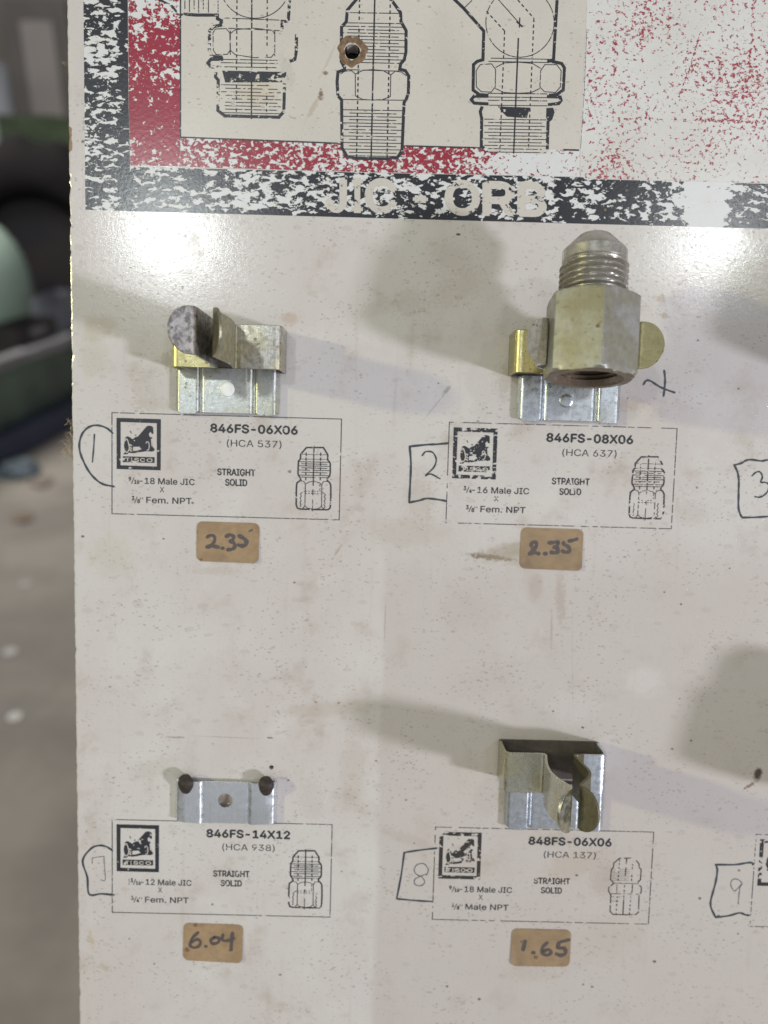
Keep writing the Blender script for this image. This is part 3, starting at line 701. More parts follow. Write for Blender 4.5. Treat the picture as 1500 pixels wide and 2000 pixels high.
def info_label(c, r, number, code, size_a, size_b, mat, male_npt=False, mt=None):
    mt = mt or mat
    f = lab(c, r)
    bm = bmesh.new()
    stroke(bm, [f(0, 0), f(LW, 0), f(LW, LH), f(0, LH)], 0.24, HP, True)
    frame = link('info_label', bm, mat, board)
    # badge
    bm = bmesh.new(); m_ = lambda pts: [f(*QL(x, y)) for x, y in pts]
    poly(bm, [m_([(115, 90), (1415, 130), (1408, 1630), (120, 1590)]), m_([(235, 212), (1295, 250), (1298, 1518), (235, 1480)])], HP)
    badge = link('logo', bm, mat, frame)
    bm = bmesh.new()
    tract = [(305, 1160), (350, 1120), (375, 1060), (345, 990), (335, 900), (352, 780), (362, 700), (400, 645), (450, 632), (510, 660), (560, 700), (605, 715),
             (640, 670), (700, 650), (745, 635), (1000, 340), (1040, 322), (1130, 325), (1185, 360), (1197, 560), (1150, 560), (1110, 500), (1060, 560), (1080, 640), (1175, 680),
             (1120, 720), (1130, 790), (1190, 960), (1228, 1000), (1222, 1060), (1140, 1085), (1060, 1070), (980, 1072), (840, 1090), (720, 1115), (600, 1130), (520, 1120), (470, 1110), (430, 1160)]
    w1 = [(470, 880), (560, 850), (600, 930), (780, 930), (820, 950), (850, 1010), (760, 1040), (680, 1065), (590, 1068), (530, 1090), (460, 1110)]
    w1 = [(600, 940), (790, 935), (850, 1010), (690, 1060), (590, 1060)]
    poly(bm, [m_(tract), m_(w1)], HP)
    rim = [(405, 712), (440, 740), (462, 820), (482, 910), (485, 1000), (460, 1070), (415, 1110), (375, 1060)]
    link('tractor_emblem', bm, mat, badge)
    bm = bmesh.new()
    stroke(bm, curve(m_([(368, 770), (385, 715), (420, 715), (448, 770), (478, 880), (490, 960), (475, 1040), (415, 1105), (380, 1070)]), 4), 0.30, HP+0.02)
    stroke(bm, curve(m_([(985, 850), (990, 805), (1030, 790), (1065, 840), (1075, 930), (1060, 1010), (1030, 1040), (1000, 1030)]), 4), 0.26, HP+0.02)
    stroke(bm, m_([(1140, 760), (1160, 930)]), 0.30, HP+0.02)
    for x, y in ((515, 880), (545, 905), (515, 960), (550, 985), (520, 1030), (545, 1060)): poly(bm, [m_([(x-26, y-14), (x+22, y-18), (x+26, y+16), (x-20, y+18)])], HP+0.02)
    poly(bm, [m_([(620, 745), (655, 745), (655, 775), (625, 778)])], HP+0.02)
    link('emblem_highlight', bm, M_letter, badge)
    bm = bmesh.new(); poly(bm, [m_([(500, 470), (530, 470), (560, 550), (545, 555)])], HP)
    poly(bm, [m_([(660, 580), (690, 580), (690, 625), (655, 625)])], HP)
    poly(bm, [m_([(300, 1215), (1235, 1245), (1228, 1415), (300, 1390)])], HP)
    link('logo_bar', bm, mat, badge)
    bm = bmesh.new(); g = lambda u, v: f(*QL(u, v + 0.03*(u-300)))
    for ch, a, b in (('T', 385, 495), ('I', 540, 575), ('S', 635, 770), ('C', 810, 945), ('O', 1005, 1165)): text(bm, ch, g, a, b, 1362, 105, HP+0.02, 0.02)
    link('logo_lettering', bm, M_letter, badge)
    # writing
    q = lambda x, y: Q6(x, y)
    bm = bmesh.new()
    u0, v0 = Q6(754, 152); u1, v1 = Q6(1224, 156)
    text(bm, number, f, u0, u1, v0-0.15, 2.45, HP, 0.034)
    link('part_number', bm, mt, frame)
    bm = bmesh.new(); u0, v0 = Q6(842, 226); u1, _ = Q6(1138, 232)
    text(bm, code, f, u0, u1, v0+0.05, 2.05, HP, 0.0)
    link('cross_reference', bm, mt, frame)
    bm = bmesh.new(); u0, v0 = Q6(791, 384); u1, _ = Q6(995, 388); text(bm, 'STRAIGHT', f, u0, u1, v0-0.1, 1.95, HP, 0.024)
    u0, v0 = Q6(834, 440); u1, _ = Q6(951, 444); text(bm, 'SOLID', f, u0, u1, v0-0.05, 1.95, HP, 0.024)
    link('shape_text', bm, mat, frame)
    bm = bmesh.new()
    whole, num, den, rest = size_a
    u0, v0 = Q6(310, 428); ue, _ = Q6(667, 432); cap = 1.85; u = u0
    if whole: text(bm, whole, f, u, u+0.5, v0, cap, HP); u += 0.75
    u = frac(bm, f, num, den, u, v0, cap, HP)
    text(bm, rest, f, u+0.15, ue, v0, cap, HP, 0.012)
    u0, v0 = Q6(478, 478); u1, _ = Q6(502, 478); text(bm, 'X', f, u0, u1, v0-0.1, 1.65, HP)
    num, den, rest = size_b
    u0, v0 = Q6(327, 532); ue, _ = Q6(651, 536)
    u = frac(bm, f, num, den, u0, v0, cap, HP)
    text(bm, "''", f, u+0.15, u+0.95, v0, cap*0.9, HP)
    text(bm, rest, f, u+2.0, ue, v0, cap, HP, 0.012)
    link('thread_text', bm, mt, frame)
    # little drawing
    bm = bmesh.new(); s_ = lambda pts, w=0.16, cl=False: stroke(bm, [f(*QF(x, y)) for x, y in pts], w, HP, cl)
    K = 0.46
    if not male_npt:
        s_([(225, 1010), (240, 1070), (135, 1150), (122, 1300), (118, 1740), (150, 1825), (220, 1850), (600, 1865), (970, 1870), (1025, 1830), (1040, 1760), (1052, 1500), (1048, 1200), (1010, 1130), (955, 1085), (955, 1030), (1020, 960), (1035, 860), (1035, 620), (1000, 560), (965, 530), (970, 390), (850, 195), (600, 195), (395, 195), (238, 375), (232, 500), (180, 560), (170, 760), (168, 920), (225, 1010)], K)
        s_([(265, 375), (960, 390)]); s_([(240, 505), (960, 515)])
        for i, y in enumerate((575, 630, 685, 740, 800, 860, 935, 990)): s_([(200 if i % 2 == 0 else 255, y), (1010 if i % 2 == 0 else 955, y+18)], 0.24)
        s_([(598, 150), (575, 1225)], 0.36); s_([(570, 1320), (568, 1480)], 0.30); s_([(562, 1590), (555, 1915)], 0.22)
        for x in (388, 778): dashed(bm, f(*QF(x, 330)), f(*QF(x-12, 1080)), 0.34, HP, 1.0, 0.5)
        s_([(365, 1180), (352, 1780)], 0.24); s_([(810, 1190), (800, 1780)], 0.24)
        s_([(245, 1090), (330, 1110), (365, 1180), (470, 1120), (600, 1105), (740, 1140), (810, 1195), (850, 1110), (960, 1110)], 0.22)
        s_([(300, 1830), (352, 1765), (420, 1825), (580, 1855), (720, 1840), (800, 1775), (850, 1850)], 0.22)
        s_([(370, 1365), (300, 1385), (235, 1440), (255, 1500), (225, 1560), (250, 1620), (222, 1680), (245, 1740), (222, 1790)], 0.22)
        s_([(815, 1400), (860, 1420), (905, 1470), (870, 1520), (905, 1580), (870, 1640), (900, 1690), (865, 1740), (900, 1790), (860, 1840)], 0.22)
        dashed(bm, f(*QF(365, 1370)), f(*QF(770, 1378)), 0.26, HP, 0.4, 0.5); dashed(bm, f(*QF(365, 1430)), f(*QF(770, 1438)), 0.26, HP, 0.4, 0.5)
        dashed(bm, f(*QF(762, 1180)), f(*QF(755, 1360)), 0.22, HP, 0.8, 0.5)
    else:
        s_([(395, 195), (238, 340), (232, 460), (175, 530), (160, 820), (235, 900), (235, 960), (120, 1050), (118, 1170), (185, 1270), (180, 1760), (260, 1850), (600, 1860), (900, 1860), (985, 1790), (985, 1290), (1040, 1200), (1045, 1060), (945, 960), (945, 900), (1010, 830), (1020, 540), (960, 460), (955, 370), (820, 195), (395, 195)], 0.34)
        s_([(600, 195), (575, 720)], 0.34); s_([(575, 960), (560, 1060)], 0.3); s_([(560, 1130), (545, 1860)], 0.34)
        for x in (400, 780): dashed(bm, f(*QF(x, 230)), f(*QF(x-25, 860)), 0.34, HP, 0.8, 0.5); dashed(bm, f(*QF(x-30, 1300)), f(*QF(x-50, 1840)), 0.34, HP, 0.8, 0.6)
        for i, y in enumerate(range(520, 860, 55)): s_([(190, y), (700, y+10)], 0.08)
        s_([(235, 930), (940, 945)], 0.2); s_([(190, 1240), (980, 1260)], 0.22); s_([(350, 960), (350, 1230)], 0.16); s_([(790, 965), (780, 1220)], 0.3)
        s_([(200, 1330), (700, 1340)], 0.12); s_([(200, 1460), (420, 1470)], 0.10)
    link('fitting_drawing', bm, mat, frame)
    return frame
info_label(0, 0, '846FS-06X06', '(HCA 537)', ('', '9', '16', '-18 Male JIC'), ('3', '8', 'Fem. NPT'), M_pr[0], mt=M_tx[0])
info_label(1, 0, '846FS-08X06', '(HCA 637)', ('', '3', '4', '-16 Male JIC'), ('3', '8', 'Fem. NPT'), M_pr[1], mt=M_tx[1])
info_label(0, 1, '846FS-14X12', '(HCA 938)', ('1', '3', '16', '-12 Male JIC'), ('3', '4', 'Fem. NPT'), M_pr[2], mt=M_tx[2])
info_label(1, 1, '848FS-06X06', '(HCA 137)', ('', '9', '16', '-18 Male JIC'), ('3', '8', 'Male NPT'), M_pr[3], True, M_tx[3])
# the label at the right edge of the view: only its corner and the side of its badge are known
f = lab(2, 1); bm = bmesh.new(); stroke(bm, [f(0, 0), f(LW, 0), f(LW, LH), f(0, LH)], 0.24, HP, True)
fr9 = link('info_label', bm, M_pr[4], board)
bm = bmesh.new(); m_ = lambda pts: [f(*QL(x, y)) for x, y in pts]
poly(bm, [m_([(115, 90), (1415, 130), (1408, 1630), (120, 1590)]), m_([(235, 212), (1295, 250), (1298, 1518), (235, 1480)])], HP)
lg = link('logo', bm, M_pr[4], fr9)
bm = bmesh.new(); poly(bm, [m_([(345, 990), (335, 900), (352, 780), (400, 645), (510, 660), (605, 715), (745, 635), (1000, 340), (1130, 325), (1185, 560), (1080, 640), (1130, 790), (1228, 1000), (1140, 1085), (720, 1115), (430, 1160)])], HP)
link('tractor_emblem', bm, M_pr[4], lg)
f3 = lab(2, 0); bm = bmesh.new(); stroke(bm, [f3(0, 0), f3(LW, 0), f3(LW, LH), f3(0, LH)], 0.24, HP, True); link('info_label', bm, M_pr[4], board)

# --- pen marks
def pen(name, strokes, off, sc, w, mat=M_pen, sm=True):
    bm = bmesh.new()
    for st in strokes:
        pts = [P(off[0]+x/sc, off[1]+y/sc) for x, y in st]
        pts = curve(pts, 6) if sm else pts
        stroke(bm, pts, w, 0.058, cap=True, taper=[1+0.16*math.sin(i*0.9+len(pts)) for i in range(len(pts))])
    return link(name, bm, mat, board)
pen('number_outline', [[(222, 155), (190, 128), (140, 113), (95, 122), (60, 155), (43, 205), (45, 255), (65, 310), (95, 365), (130, 405), (170, 432), (228, 445)]], (140, 790), 2.7778, 0.62)
pen('handwritten_number', [[(124, 162), (120, 230), (113, 312)]], (140, 790), 2.7778, 0.42)
pen('number_outline', [[(198, 137), (150, 141), (110, 143), (42, 150)], [(42, 150), (47, 220), (44, 300), (40, 378)], [(40, 378), (80, 370), (110, 362), (150, 365), (190, 372)]], (780, 800), 2.0833, 0.62)
pen('handwritten_number', [[(93, 187), (108, 171), (135, 174), (150, 202), (140, 235), (108, 267), (128, 262), (165, 281)]], (780, 800), 2.0833, 0.48)
pen('number_outline', [[(1500, 240), (1143, 258), (960, 290), (680, 255), (520, 280), (400, 350), (200, 405)], [(200, 405), (290, 600), (325, 800), (325, 1000), (320, 1300), (320, 1600), (370, 1780), (425, 1870)], [(425, 1870), (800, 1862), (1143, 1840), (1400, 1830)]], (1420, 880), 14.29, 0.62)
pen('handwritten_number', [[(700, 700), (800, 612), (900, 590), (960, 650), (985, 750), (940, 880), (1080, 890), (1170, 960), (1150, 1110), (1050, 1230), (920, 1300), (780, 1288)]], (1420, 880), 14.29, 0.50)
pen('number_outline', [[(220, 725), (190, 705), (150, 698), (105, 715), (60, 780), (85, 870), (95, 962), (160, 960), (228, 966)]], (140, 1400), 2.7778, 0.62)
pen('handwritten_number', [[(112, 795), (112, 766)], [(112, 766), (145, 760), (175, 756)], [(175, 756), (179, 820), (182, 885), (158, 884)]], (140, 1400), 2.7778, 0.26, M_penfaint)
pen('number_outline', [[(188, 155), (120, 163), (60, 172)], [(60, 172), (48, 260), (30, 355)], [(30, 355), (100, 362), (168, 366)]], (760, 1580), 2.027, 0.55)
pen('handwritten_number', [[(148, 262), (155, 240), (138, 217), (112, 220), (99, 240), (108, 258), (130, 270), (141, 290), (125, 304), (103, 298), (101, 280), (120, 268), (146, 258)]], (760, 1580), 2.027, 0.36, M_penfaint)
pen('number_outline', [[(750, 1615), (690, 1605), (580, 1572), (400, 1620), (160, 1650)], [(160, 1650), (80, 1480), (75, 1350), (120, 1180), (170, 980), (190, 800), (160, 715)], [(160, 715), (500, 715), (700, 686), (800, 680), (822, 715)]], (1380, 1610), 9.09, 0.62)
pen('handwritten_number', [[(632, 1062), (590, 1000), (510, 968), (450, 995), (430, 1080), (490, 1180), (560, 1130), (622, 1062), (592, 1120), (572, 1280), (562, 1412)]], (1380, 1610), 9.09, 0.34, M_penfaint)
pen('cross_mark', [[(1115, 1238), (1132, 1214), (1162, 1214), (1212, 1246), (1262, 1272), (1340, 1300)], [(1265, 1140), (1271, 1200), (1268, 1262), (1260, 1325)]], (960, 420), 3.75, 0.62)

# ------------------------------------------------------------------ price stickers
def sticker(corners, writing, off, sc, mat, label, w):
    c = [P(*p) for p in corners]
    cx = sum(p[0] for p in c)/4; cz = sum(p[1] for p in c)/4
    wd = (math.dist(c[0], c[1])+math.dist(c[3], c[2]))/2; ht = (math.dist(c[0], c[3])+math.dist(c[1], c[2]))/2
    ang = math.atan2(c[1][1]-c[0][1], c[1][0]-c[0][0])
    r = 1.75; pts = []
    for sx, sz, a0 in ((1, 1, 0), (-1, 1, 90), (-1, -1, 180), (1, -1, 270)):
        for k in range(7):
            t = math.radians(a0+15*k)
            pts.append((sx*(wd/2-r)+r*math.cos(t)+random.uniform(-.03, .03), sz*(ht/2-r)+r*math.sin(t)+random.uniform(-.03, .03)))
    ca, sa = math.cos(ang), math.sin(ang)
    rot = [(x*ca-z*sa, x*sa+z*ca) for x, z in pts]
    lift = random.choice(((1, 1), (1, -1), (-1, -1))); amt = random.uniform(0.5, 1.0)
    def hgt(x, z):      # one corner has come away from the board
        u, w_ = x*ca+z*sa, -x*sa+z*ca
        q = (lift[0]*u/(wd/2)+lift[1]*w_/(ht/2))-1.42
        return 0.20 + (amt*(q/0.5)**2 if q > 0 else 0) + 0.02*math.sin(u*0.9)*math.sin(w_*1.1+1)
    grid = [(x, z) for x, z in ((gx*1.0*ca-gz*1.0*sa, gx*1.0*sa+gz*1.0*ca) for gx in range(-10, 11) for gz in range(-7, 8)) if abs(x*ca+z*sa) < wd/2-0.6 and abs(-x*sa+z*ca) < ht/2-0.6 and (abs(x*ca+z*sa) < wd/2-1.6 or abs(-x*sa+z*ca) < ht/2-1.6)]
    n = len(rot); vv = [Vector(p) for p in rot+grid]
    out, _, tri, *_r = delaunay_2d_cdt(vv, [(i, (i+1) % n) for i in range(n)], [], 1, 1e-6)
    bm = bmesh.new()
    top = [bm.verts.new(B(p.x, hgt(p.x, p.y), p.y)) for p in out]; bot = [bm.verts.new(B(p.x*1.003, max(0.004, hgt(p.x, p.y)-0.22), p.y*1.003)) for p in out]
    for t in tri: bm.faces.new([top[i] for i in t]); bm.faces.new([bot[i] for i in reversed(t)])
    for i in range(n): bm.faces.new((top[i], bot[i], bot[(i+1) % n], top[(i+1) % n]))
    bmesh.ops.recalc_face_normals(bm, faces=bm.faces)
    o = link('price_sticker', bm, mat, smooth=40); o.location = B(cx, 0, cz)
    tag(o, label, 'price sticker', 'brown price stickers')
    bm = bmesh.new()
    for st in writing:
        ww = w
        if isinstance(st[0], (int, float)): ww = st[0]; st = st[1]
        p = [P(off[0]+x/sc, off[1]+y/sc) for x, y in st]
        p = [(x-cx, z-cz) for x, z in p]
        if len(p) > 2: p = curve(p, 5)
        stroke(bm, p, ww, 0.228, cap=True, taper=[1+0.15*math.sin(i*0.7) for i in range(len(p))])
    link('handwritten_price', bm, M_marker, o)
sticker([(385, 1018), (507, 1022), (505, 1099), (384, 1096)],
        [(0.95, [(350, 390), (400, 358), (465, 360), (498, 410), (485, 480), (440, 530), (370, 580)]), (1.15, [(350, 582), (430, 562), (500, 570), (565, 585)]), (1.0, [(640, 605), (662, 605)]),
         (1.1, [(720, 375), (790, 345), (855, 365), (860, 425), (800, 470)]), (1.15, [(805, 475), (870, 500), (890, 560), (850, 620), (755, 635)]), (1.25, [(975, 365), (1050, 405), (1110, 460), (1105, 530), (1040, 560), (965, 545)]), (0.5, [(1165, 275), (1230, 248)])],
        (370, 1010), 10.0, M_kraft, 'brown price sticker reading 2.35 below the label marked with a pen circle', 1.0)
sticker([(1018, 1030), (1139, 1034), (1136, 1114), (1015, 1110)],
        [(1.15, [(370, 450), (390, 400), (450, 390), (480, 430), (440, 510), (350, 600), (345, 615)]), (1.2, [(350, 610), (430, 590), (520, 612)]), (1.25, [(635, 612), (660, 612)]),
         (1.15, [(720, 400), (800, 395), (890, 385), (880, 450), (820, 490)]), (1.25, [(830, 490), (885, 500), (890, 570), (840, 595), (765, 585)]), (1.1, [(1005, 395), (1010, 430), (1080, 465), (1125, 520), (1110, 570), (1040, 585), (980, 560)]), (1.1, [(1110, 365), (1190, 350), (1265, 325)])],
        (1000, 1020), 10.0, M_kraft2, 'brown price sticker reading 2.35 under the label below the threaded fitting', 1.1)
sticker([(359, 1802), (475, 1806), (473, 1879), (358, 1874)],
        [(0.95, [(686, 1168), (655, 1200), (643, 1235), (662, 1250), (690, 1242), (700, 1218), (680, 1205), (655, 1220)]), (0.95, [(726, 1243), (731, 1243)]),
         (1.0, [(775, 1195), (755, 1210), (765, 1228), (795, 1222), (800, 1200), (775, 1193)]), (0.95, [(822, 1180), (818, 1208), (845, 1212), (880, 1200)]), (1.15, [(873, 1172), (868, 1215), (866, 1262)])],
        (140, 1400), 2.7778, M_kraft, 'brown price sticker reading 6.04 below the broken bracket', 1.0)
sticker([(1000, 1813), (1115, 1816), (1112, 1888), (997, 1884)],
        [(1.25, [(538, 522), (530, 555)]), (1.15, [(568, 567), (573, 567)]), (1.05, [(625, 528), (608, 545), (604, 565), (622, 578), (640, 568), (632, 555), (612, 560)]),
         (1.2, [(672, 528), (668, 548), (692, 550), (698, 568), (680, 578), (662, 572)]), (1.0, [(680, 524), (712, 516)])],
        (760, 1580), 2.027, M_kraft2, 'brown price sticker reading 1.65 below the narrow bent clip', 1.0)

# ------------------------------------------------------------------ spring clips
def fillet(path, rad, n=5):
    out = [path[0]]
    for i in range(1, len(path)-1):
        a, p, b = Vector(path[i-1]), Vector(path[i]), Vector(path[i+1])
        r = rad[i] if isinstance(rad, (list, tuple)) else rad
        u, v = (a-p), (b-p); lu, lv = u.length, v.length
        r = min(r, lu*0.48, lv*0.48)
        if r < 0.02: out.append(path[i]); continue
        s, e_ = p+u/lu*r, p+v/lv*r
        for k in range(n+1):
            t = k/n; q = s*(1-t)**2 + p*2*t*(1-t) + e_*t*t; out.append((q.x, q.y))
    out.append(path[-1]); return out
def sheet(bm, path, th, zf, cap0=True, cap1=True):
    """bent sheet metal: path [(x, h)], zf(i, s) -> (z low, z high), s = length along the path"""
    n = len(path); s = 0; rings = []
    for i, p in enumerate(path):
        if i: s += math.dist(path[i-1], p)
        a = path[max(i-1, 0)]; b = path[min(i+1, n-1)]
        dx, dy = b[0]-a[0], b[1]-a[1]; l = math.hypot(dx, dy) or 1
        nx, ny = -dy/l*th/2, dx/l*th/2
        lo, hi = zf(i, s)
        rings.append([bm.verts.new(B(p[0]+nx, p[1]+ny, hi)), bm.verts.new(B(p[0]-nx, p[1]-ny, hi)), bm.verts.new(B(p[0]-nx, p[1]-ny, lo)), bm.verts.new(B(p[0]+nx, p[1]+ny, lo))])
    for a, b in zip(rings, rings[1:]):
        for k in range(4): bm.faces.new((a[k], a[(k+1) % 4], b[(k+1) % 4], b[k]))
    if cap0: bm.faces.new(rings[0])
    if cap1: bm.faces.new(list(reversed(rings[-1])))
def jaw(parent, path, rad, lip, zlo, zhi, mat, th=0.8, lip_n=14, rise=0.0):
    """path from the front face out to the lip's inner edge, then a half-round lip towards the point lip"""
    base = fillet(path+[lip], rad + [0] if isinstance(rad, list) else rad)
    # the lip: the last straight run; its height follows a half circle
    e_ = path[-1]; L = math.dist(e_, lip); R = (zhi-zlo)/2; zc = (zhi+zlo)/2
    k = max(i for i, p in enumerate(base[:-1]))
    start = base[k]; pts = list(base[:-1]); l2 = math.dist(start, lip)
    for i in range(1, lip_n+1):
        t = 1-(1-i/lip_n)**1.6
        pts.append((start[0]+(lip[0]-start[0])*t, start[1]+(lip[1]-start[1])*t))
    def zf(i, s):
        dz = rise*max(0, pts[i][1]-11)/24
        if i <= k: return (zlo+dz, zhi+dz)
        q = math.dist(start, pts[i])/l2
        hh = max(0.35, R*math.sqrt(max(0, 1-q*q))); return (zc-hh+dz, zc+hh+dz)
    bm = bmesh.new(); sheet(bm, pts, th, zf, cap0=False)
    bmesh.ops.recalc_face_normals(bm, faces=bm.faces)
    o = link('jaw', bm, mat, parent, smooth=35); bevel(o, 0.16, 2, 50); return o
def spring_band(parent, xl, xr, inl, inr, hf, zlo, zhi, mat_l, mat_r, th=0.8):
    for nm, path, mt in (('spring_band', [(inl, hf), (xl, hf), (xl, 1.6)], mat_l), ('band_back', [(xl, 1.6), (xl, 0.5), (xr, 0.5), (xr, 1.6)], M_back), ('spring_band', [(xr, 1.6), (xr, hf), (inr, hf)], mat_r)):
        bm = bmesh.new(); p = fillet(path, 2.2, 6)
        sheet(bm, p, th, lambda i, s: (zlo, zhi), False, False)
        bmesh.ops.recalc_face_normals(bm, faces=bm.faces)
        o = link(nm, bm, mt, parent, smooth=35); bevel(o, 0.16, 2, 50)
PLATE = [(-15.5, 0.3), (-14.5, 2.0), (-8.9, 2.0), (-8.5, 0.8), (-7.7, 0.8), (-7.2, 1.6), (7.0, 1.6), (7.6, 0.8), (8.5, 0.8), (9.0, 2.0), (14.2, 2.0), (15.5, 0.3)]
def plate(parent, mat, zlo, zhi, rivet=None, tabs=True, cx=0.0, hole=None):
    path = fillet([(x+cx, h) for x, h in PLATE], 0.35, 3)
    if tabs:    # finer along the tabs so that their lower corners can be rounded
        fine = [path[0]]
        for a, b in zip(path, path[1:]):
            n = max(1, int(math.dist(a, b)/0.35))
            for k in range(1, n+1): fine.append((a[0]+(b[0]-a[0])*k/n, a[1]+(b[1]-a[1])*k/n))
        path = fine
    def zf(i, s):
        x, h = path[i][0]-cx, path[i][1]; lo = zlo
        if tabs and h > 1.55 and abs(x) > 8.6:
            d = min(abs(abs(x)-8.9), abs(14.6-abs(x))); lo = zlo - 0.45 + 0.9*max(0, 1-d/0.9)**2
        elif abs(x) > 8.6: lo = zlo+0.4
        return (lo, zhi)
    bm = bmesh.new(); sheet(bm, path, 0.6, zf)
    bmesh.ops.recalc_face_normals(bm, faces=bm.faces)
    o = link('mounting_plate', bm, mat, parent, smooth=35)
    if hole:
        hx, hz, hr = hole
        cb = bmesh.new(); bmesh.ops.create_cone(cb, cap_ends=True, segments=32, radius1=hr*MM, radius2=hr*MM, depth=0.02, matrix=Matrix.Translation(B(hx, 1, hz)) @ Matrix.Rotation(math.pi/2, 4, 'X'))
        cut = link('cutter', cb, None, parent)
        md = o.modifiers.new('hole', 'BOOLEAN'); md.object = cut; md.operation = 'DIFFERENCE'; md.solver = 'EXACT'
        dg = bpy.context.evaluated_depsgraph_get(); dg.update()
        me = bpy.data.meshes.new_from_object(o.evaluated_get(dg)); old = o.data; o.modifiers.clear(); o.data = me
        me.name = 'mounting_plate'
        bpy.data.objects.remove(cut)
        me.set_sharp_from_angle(angle=math.radians(35))
    bevel(o, 0.12, 2, 50)
    if rivet:
        rx, rz, rr, mt = rivet
        bm = bmesh.new(); rings = []
        for q, hh in ((1.0, 1.7), (1.0, 2.05), (0.93, 2.22), (0.6, 2.26), (0.25, 2.28)):
            rings.append([bm.verts.new(B(rx+rr*q*math.cos(t), hh, rz+rr*q*math.sin(t))) for t in [k*math.tau/32 for k in range(32)]])
        for a, b in zip(rings, rings[1:]):
            for k in range(32): bm.faces.new((a[k], a[(k+1) % 32], b[(k+1) % 32], b[k]))
        bm.faces.new(rings[-1]); bmesh.ops.recalc_face_normals(bm, faces=bm.faces)
        link('rivet', bm, mt, parent, smooth=50)
    return o
GR = 'spring clips riveted to the board'
# first clip, empty, above the label marked 1: jaws standing out nearly straight
BX, BZ = -44.8, 9.9
clip1 = root('spring_clip', B(BX, 0, BZ), 'empty spring clip with half-round lips above the label in a pen circle', 'spring clip', GR)
plate(clip1, M_plate, 0, 13.4, (-1.4, 7.2, 2.2, M_disc), True, -1.4)
spring_band(clip1, -15.7, 15.7, -4.6, 4.2, 11.0, 12.5, 25.2, M_band_y, M_band)
jaw(clip1, [(-4.6, 11.0), (-2.6, 11.0), (-2.6, 18), (-4.0, 32.5)], [0, 1.8, 5, 1.2], (-10.3, 35.5), 12.5, 25.0, M_jaw_dirty, 0.7, rise=1.3)
jaw(clip1, [(4.2, 11.0), (2.3, 11.0), (2.9, 18), (0.4, 30.5)], [0, 1.8, 5, 1.2], (3.6, 36.6), 12.5, 25.0, M_jaw_olive, 0.7, rise=1.3)
# second clip, holding the fitting
BX, BZ = 55.0, 10.5
def full_clip(label):
    c = root('spring_clip', B(BX, 0, BZ), label, 'spring clip', GR)
    plate(c, M_plate_blue, 0, 13.2, (1.5, 6.0, 2.05, M_plate_blue), True, 2.6)
    spring_band(c, -15.9, 16.2, -7.0, 7.0, 11.0, 13.1, 25.4, M_band_y, M_band_y)
    jaw(c, [(-7.0, 11.0), (-4.0, 11.2), (-10.2, 17.6), (-12.6, 23.2), (-10.3, 26.8)], [0, 1.2, 4, 3, 0.8], (-16.1, 28.6), 13.8, 26.2, M_lip_pale)
    jaw(c, [(7.0, 11.0), (4.0, 11.2), (10.4, 17.6), (13.4, 22.2), (14.6, 26.4)], [0, 1.2, 4, 3, 0.8], (21.0, 27.8), 13.4, 26.0, M_lip_olive)
    return c
clip2 = full_clip('yellow spring clip gripping the hexagonal threaded fitting')
# broken bracket above the label marked 7
BX, BZ = -45.3, -119.0
clip3 = root('spring_clip', B(BX, 0, BZ), 'broken clip with only its shiny mounting bracket and two dark stubs left', 'spring clip', GR)
sav = PLATE
PLATE = [(-15.6, 0.2), (-15.0, 1.7), (-12.5, 2.3), (-8.0, 1.9), (-7.4, 1.0), (-6.9, 1.3), (6.7, 1.3), (7.1, 1.0), (8.2, 2.1), (12.5, 2.4), (15.0, 1.7), (15.6, 0.2)]
plate(clip3, M_plate_smooth, 0, 13.4, None, False, 0.0, (-0.1, 7.4, 2.3))
PLATE = sav
for sx, lx in ((-1, -12.3), (1, 12.9)):
    bm = bmesh.new(); rings = []
    for k, (hh, zz, r) in enumerate(((1.6, 11.2, 1.9), (2.2, 12.4, 2.2), (2.9, 13.6, 2.3), (3.5, 14.5, 2.1), (3.8, 15.1, 1.6), (3.4, 15.5, 0.9))):
        rings.append([bm.verts.new(B(lx + r*math.cos(t)*(1+0.08*math.sin(2*t+k)), hh - 0.62*r*math.sin(t), zz + 0.75*r*math.sin(t))) for t in [j*math.tau/20 for j in range(20)]])
    for a, b in zip(rings, rings[1:]):
        for j in range(20): bm.faces.new((a[j], a[(j+1) % 20], b[(j+1) % 20], b[j]))
    bm.faces.new(rings[-1]); bm.faces.new(list(reversed(rings[0])))
    bmesh.ops.recalc_face_normals(bm, faces=bm.faces)
    link('broken_stub', bm, M_burnt, clip3, smooth=60)
# fourth clip, pinched jaws
BX, BZ = 56.1, -118.2
clip4 = root('spring_clip', B(BX, 0, BZ), 'empty spring clip with pinched wavy jaws above the label marked 8', 'spring clip', GR)
plate(clip4, M_plate_blue, 0, 14.6, None, True, 2.9)
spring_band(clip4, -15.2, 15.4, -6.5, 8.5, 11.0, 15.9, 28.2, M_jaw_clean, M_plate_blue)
jaw(clip4, [(-6.5, 11.0), (-3.0, 11.0), (-4.6, 19), (-4.6, 26), (-0.9, 34.4)], [0, 1.6, 3.5, 3.5, 1.0], (-5.4, 38.6), 15.9, 28.2, M_jaw_clean)
jaw(clip4, [(8.5, 11.0), (5.4, 11.0), (6.4, 18), (7.2, 25), (1.6, 32.8)], [0, 1.6, 3.5, 3.5, 1.4], (5.6, 38.6), 15.9, 28.2, M_lip_dark)

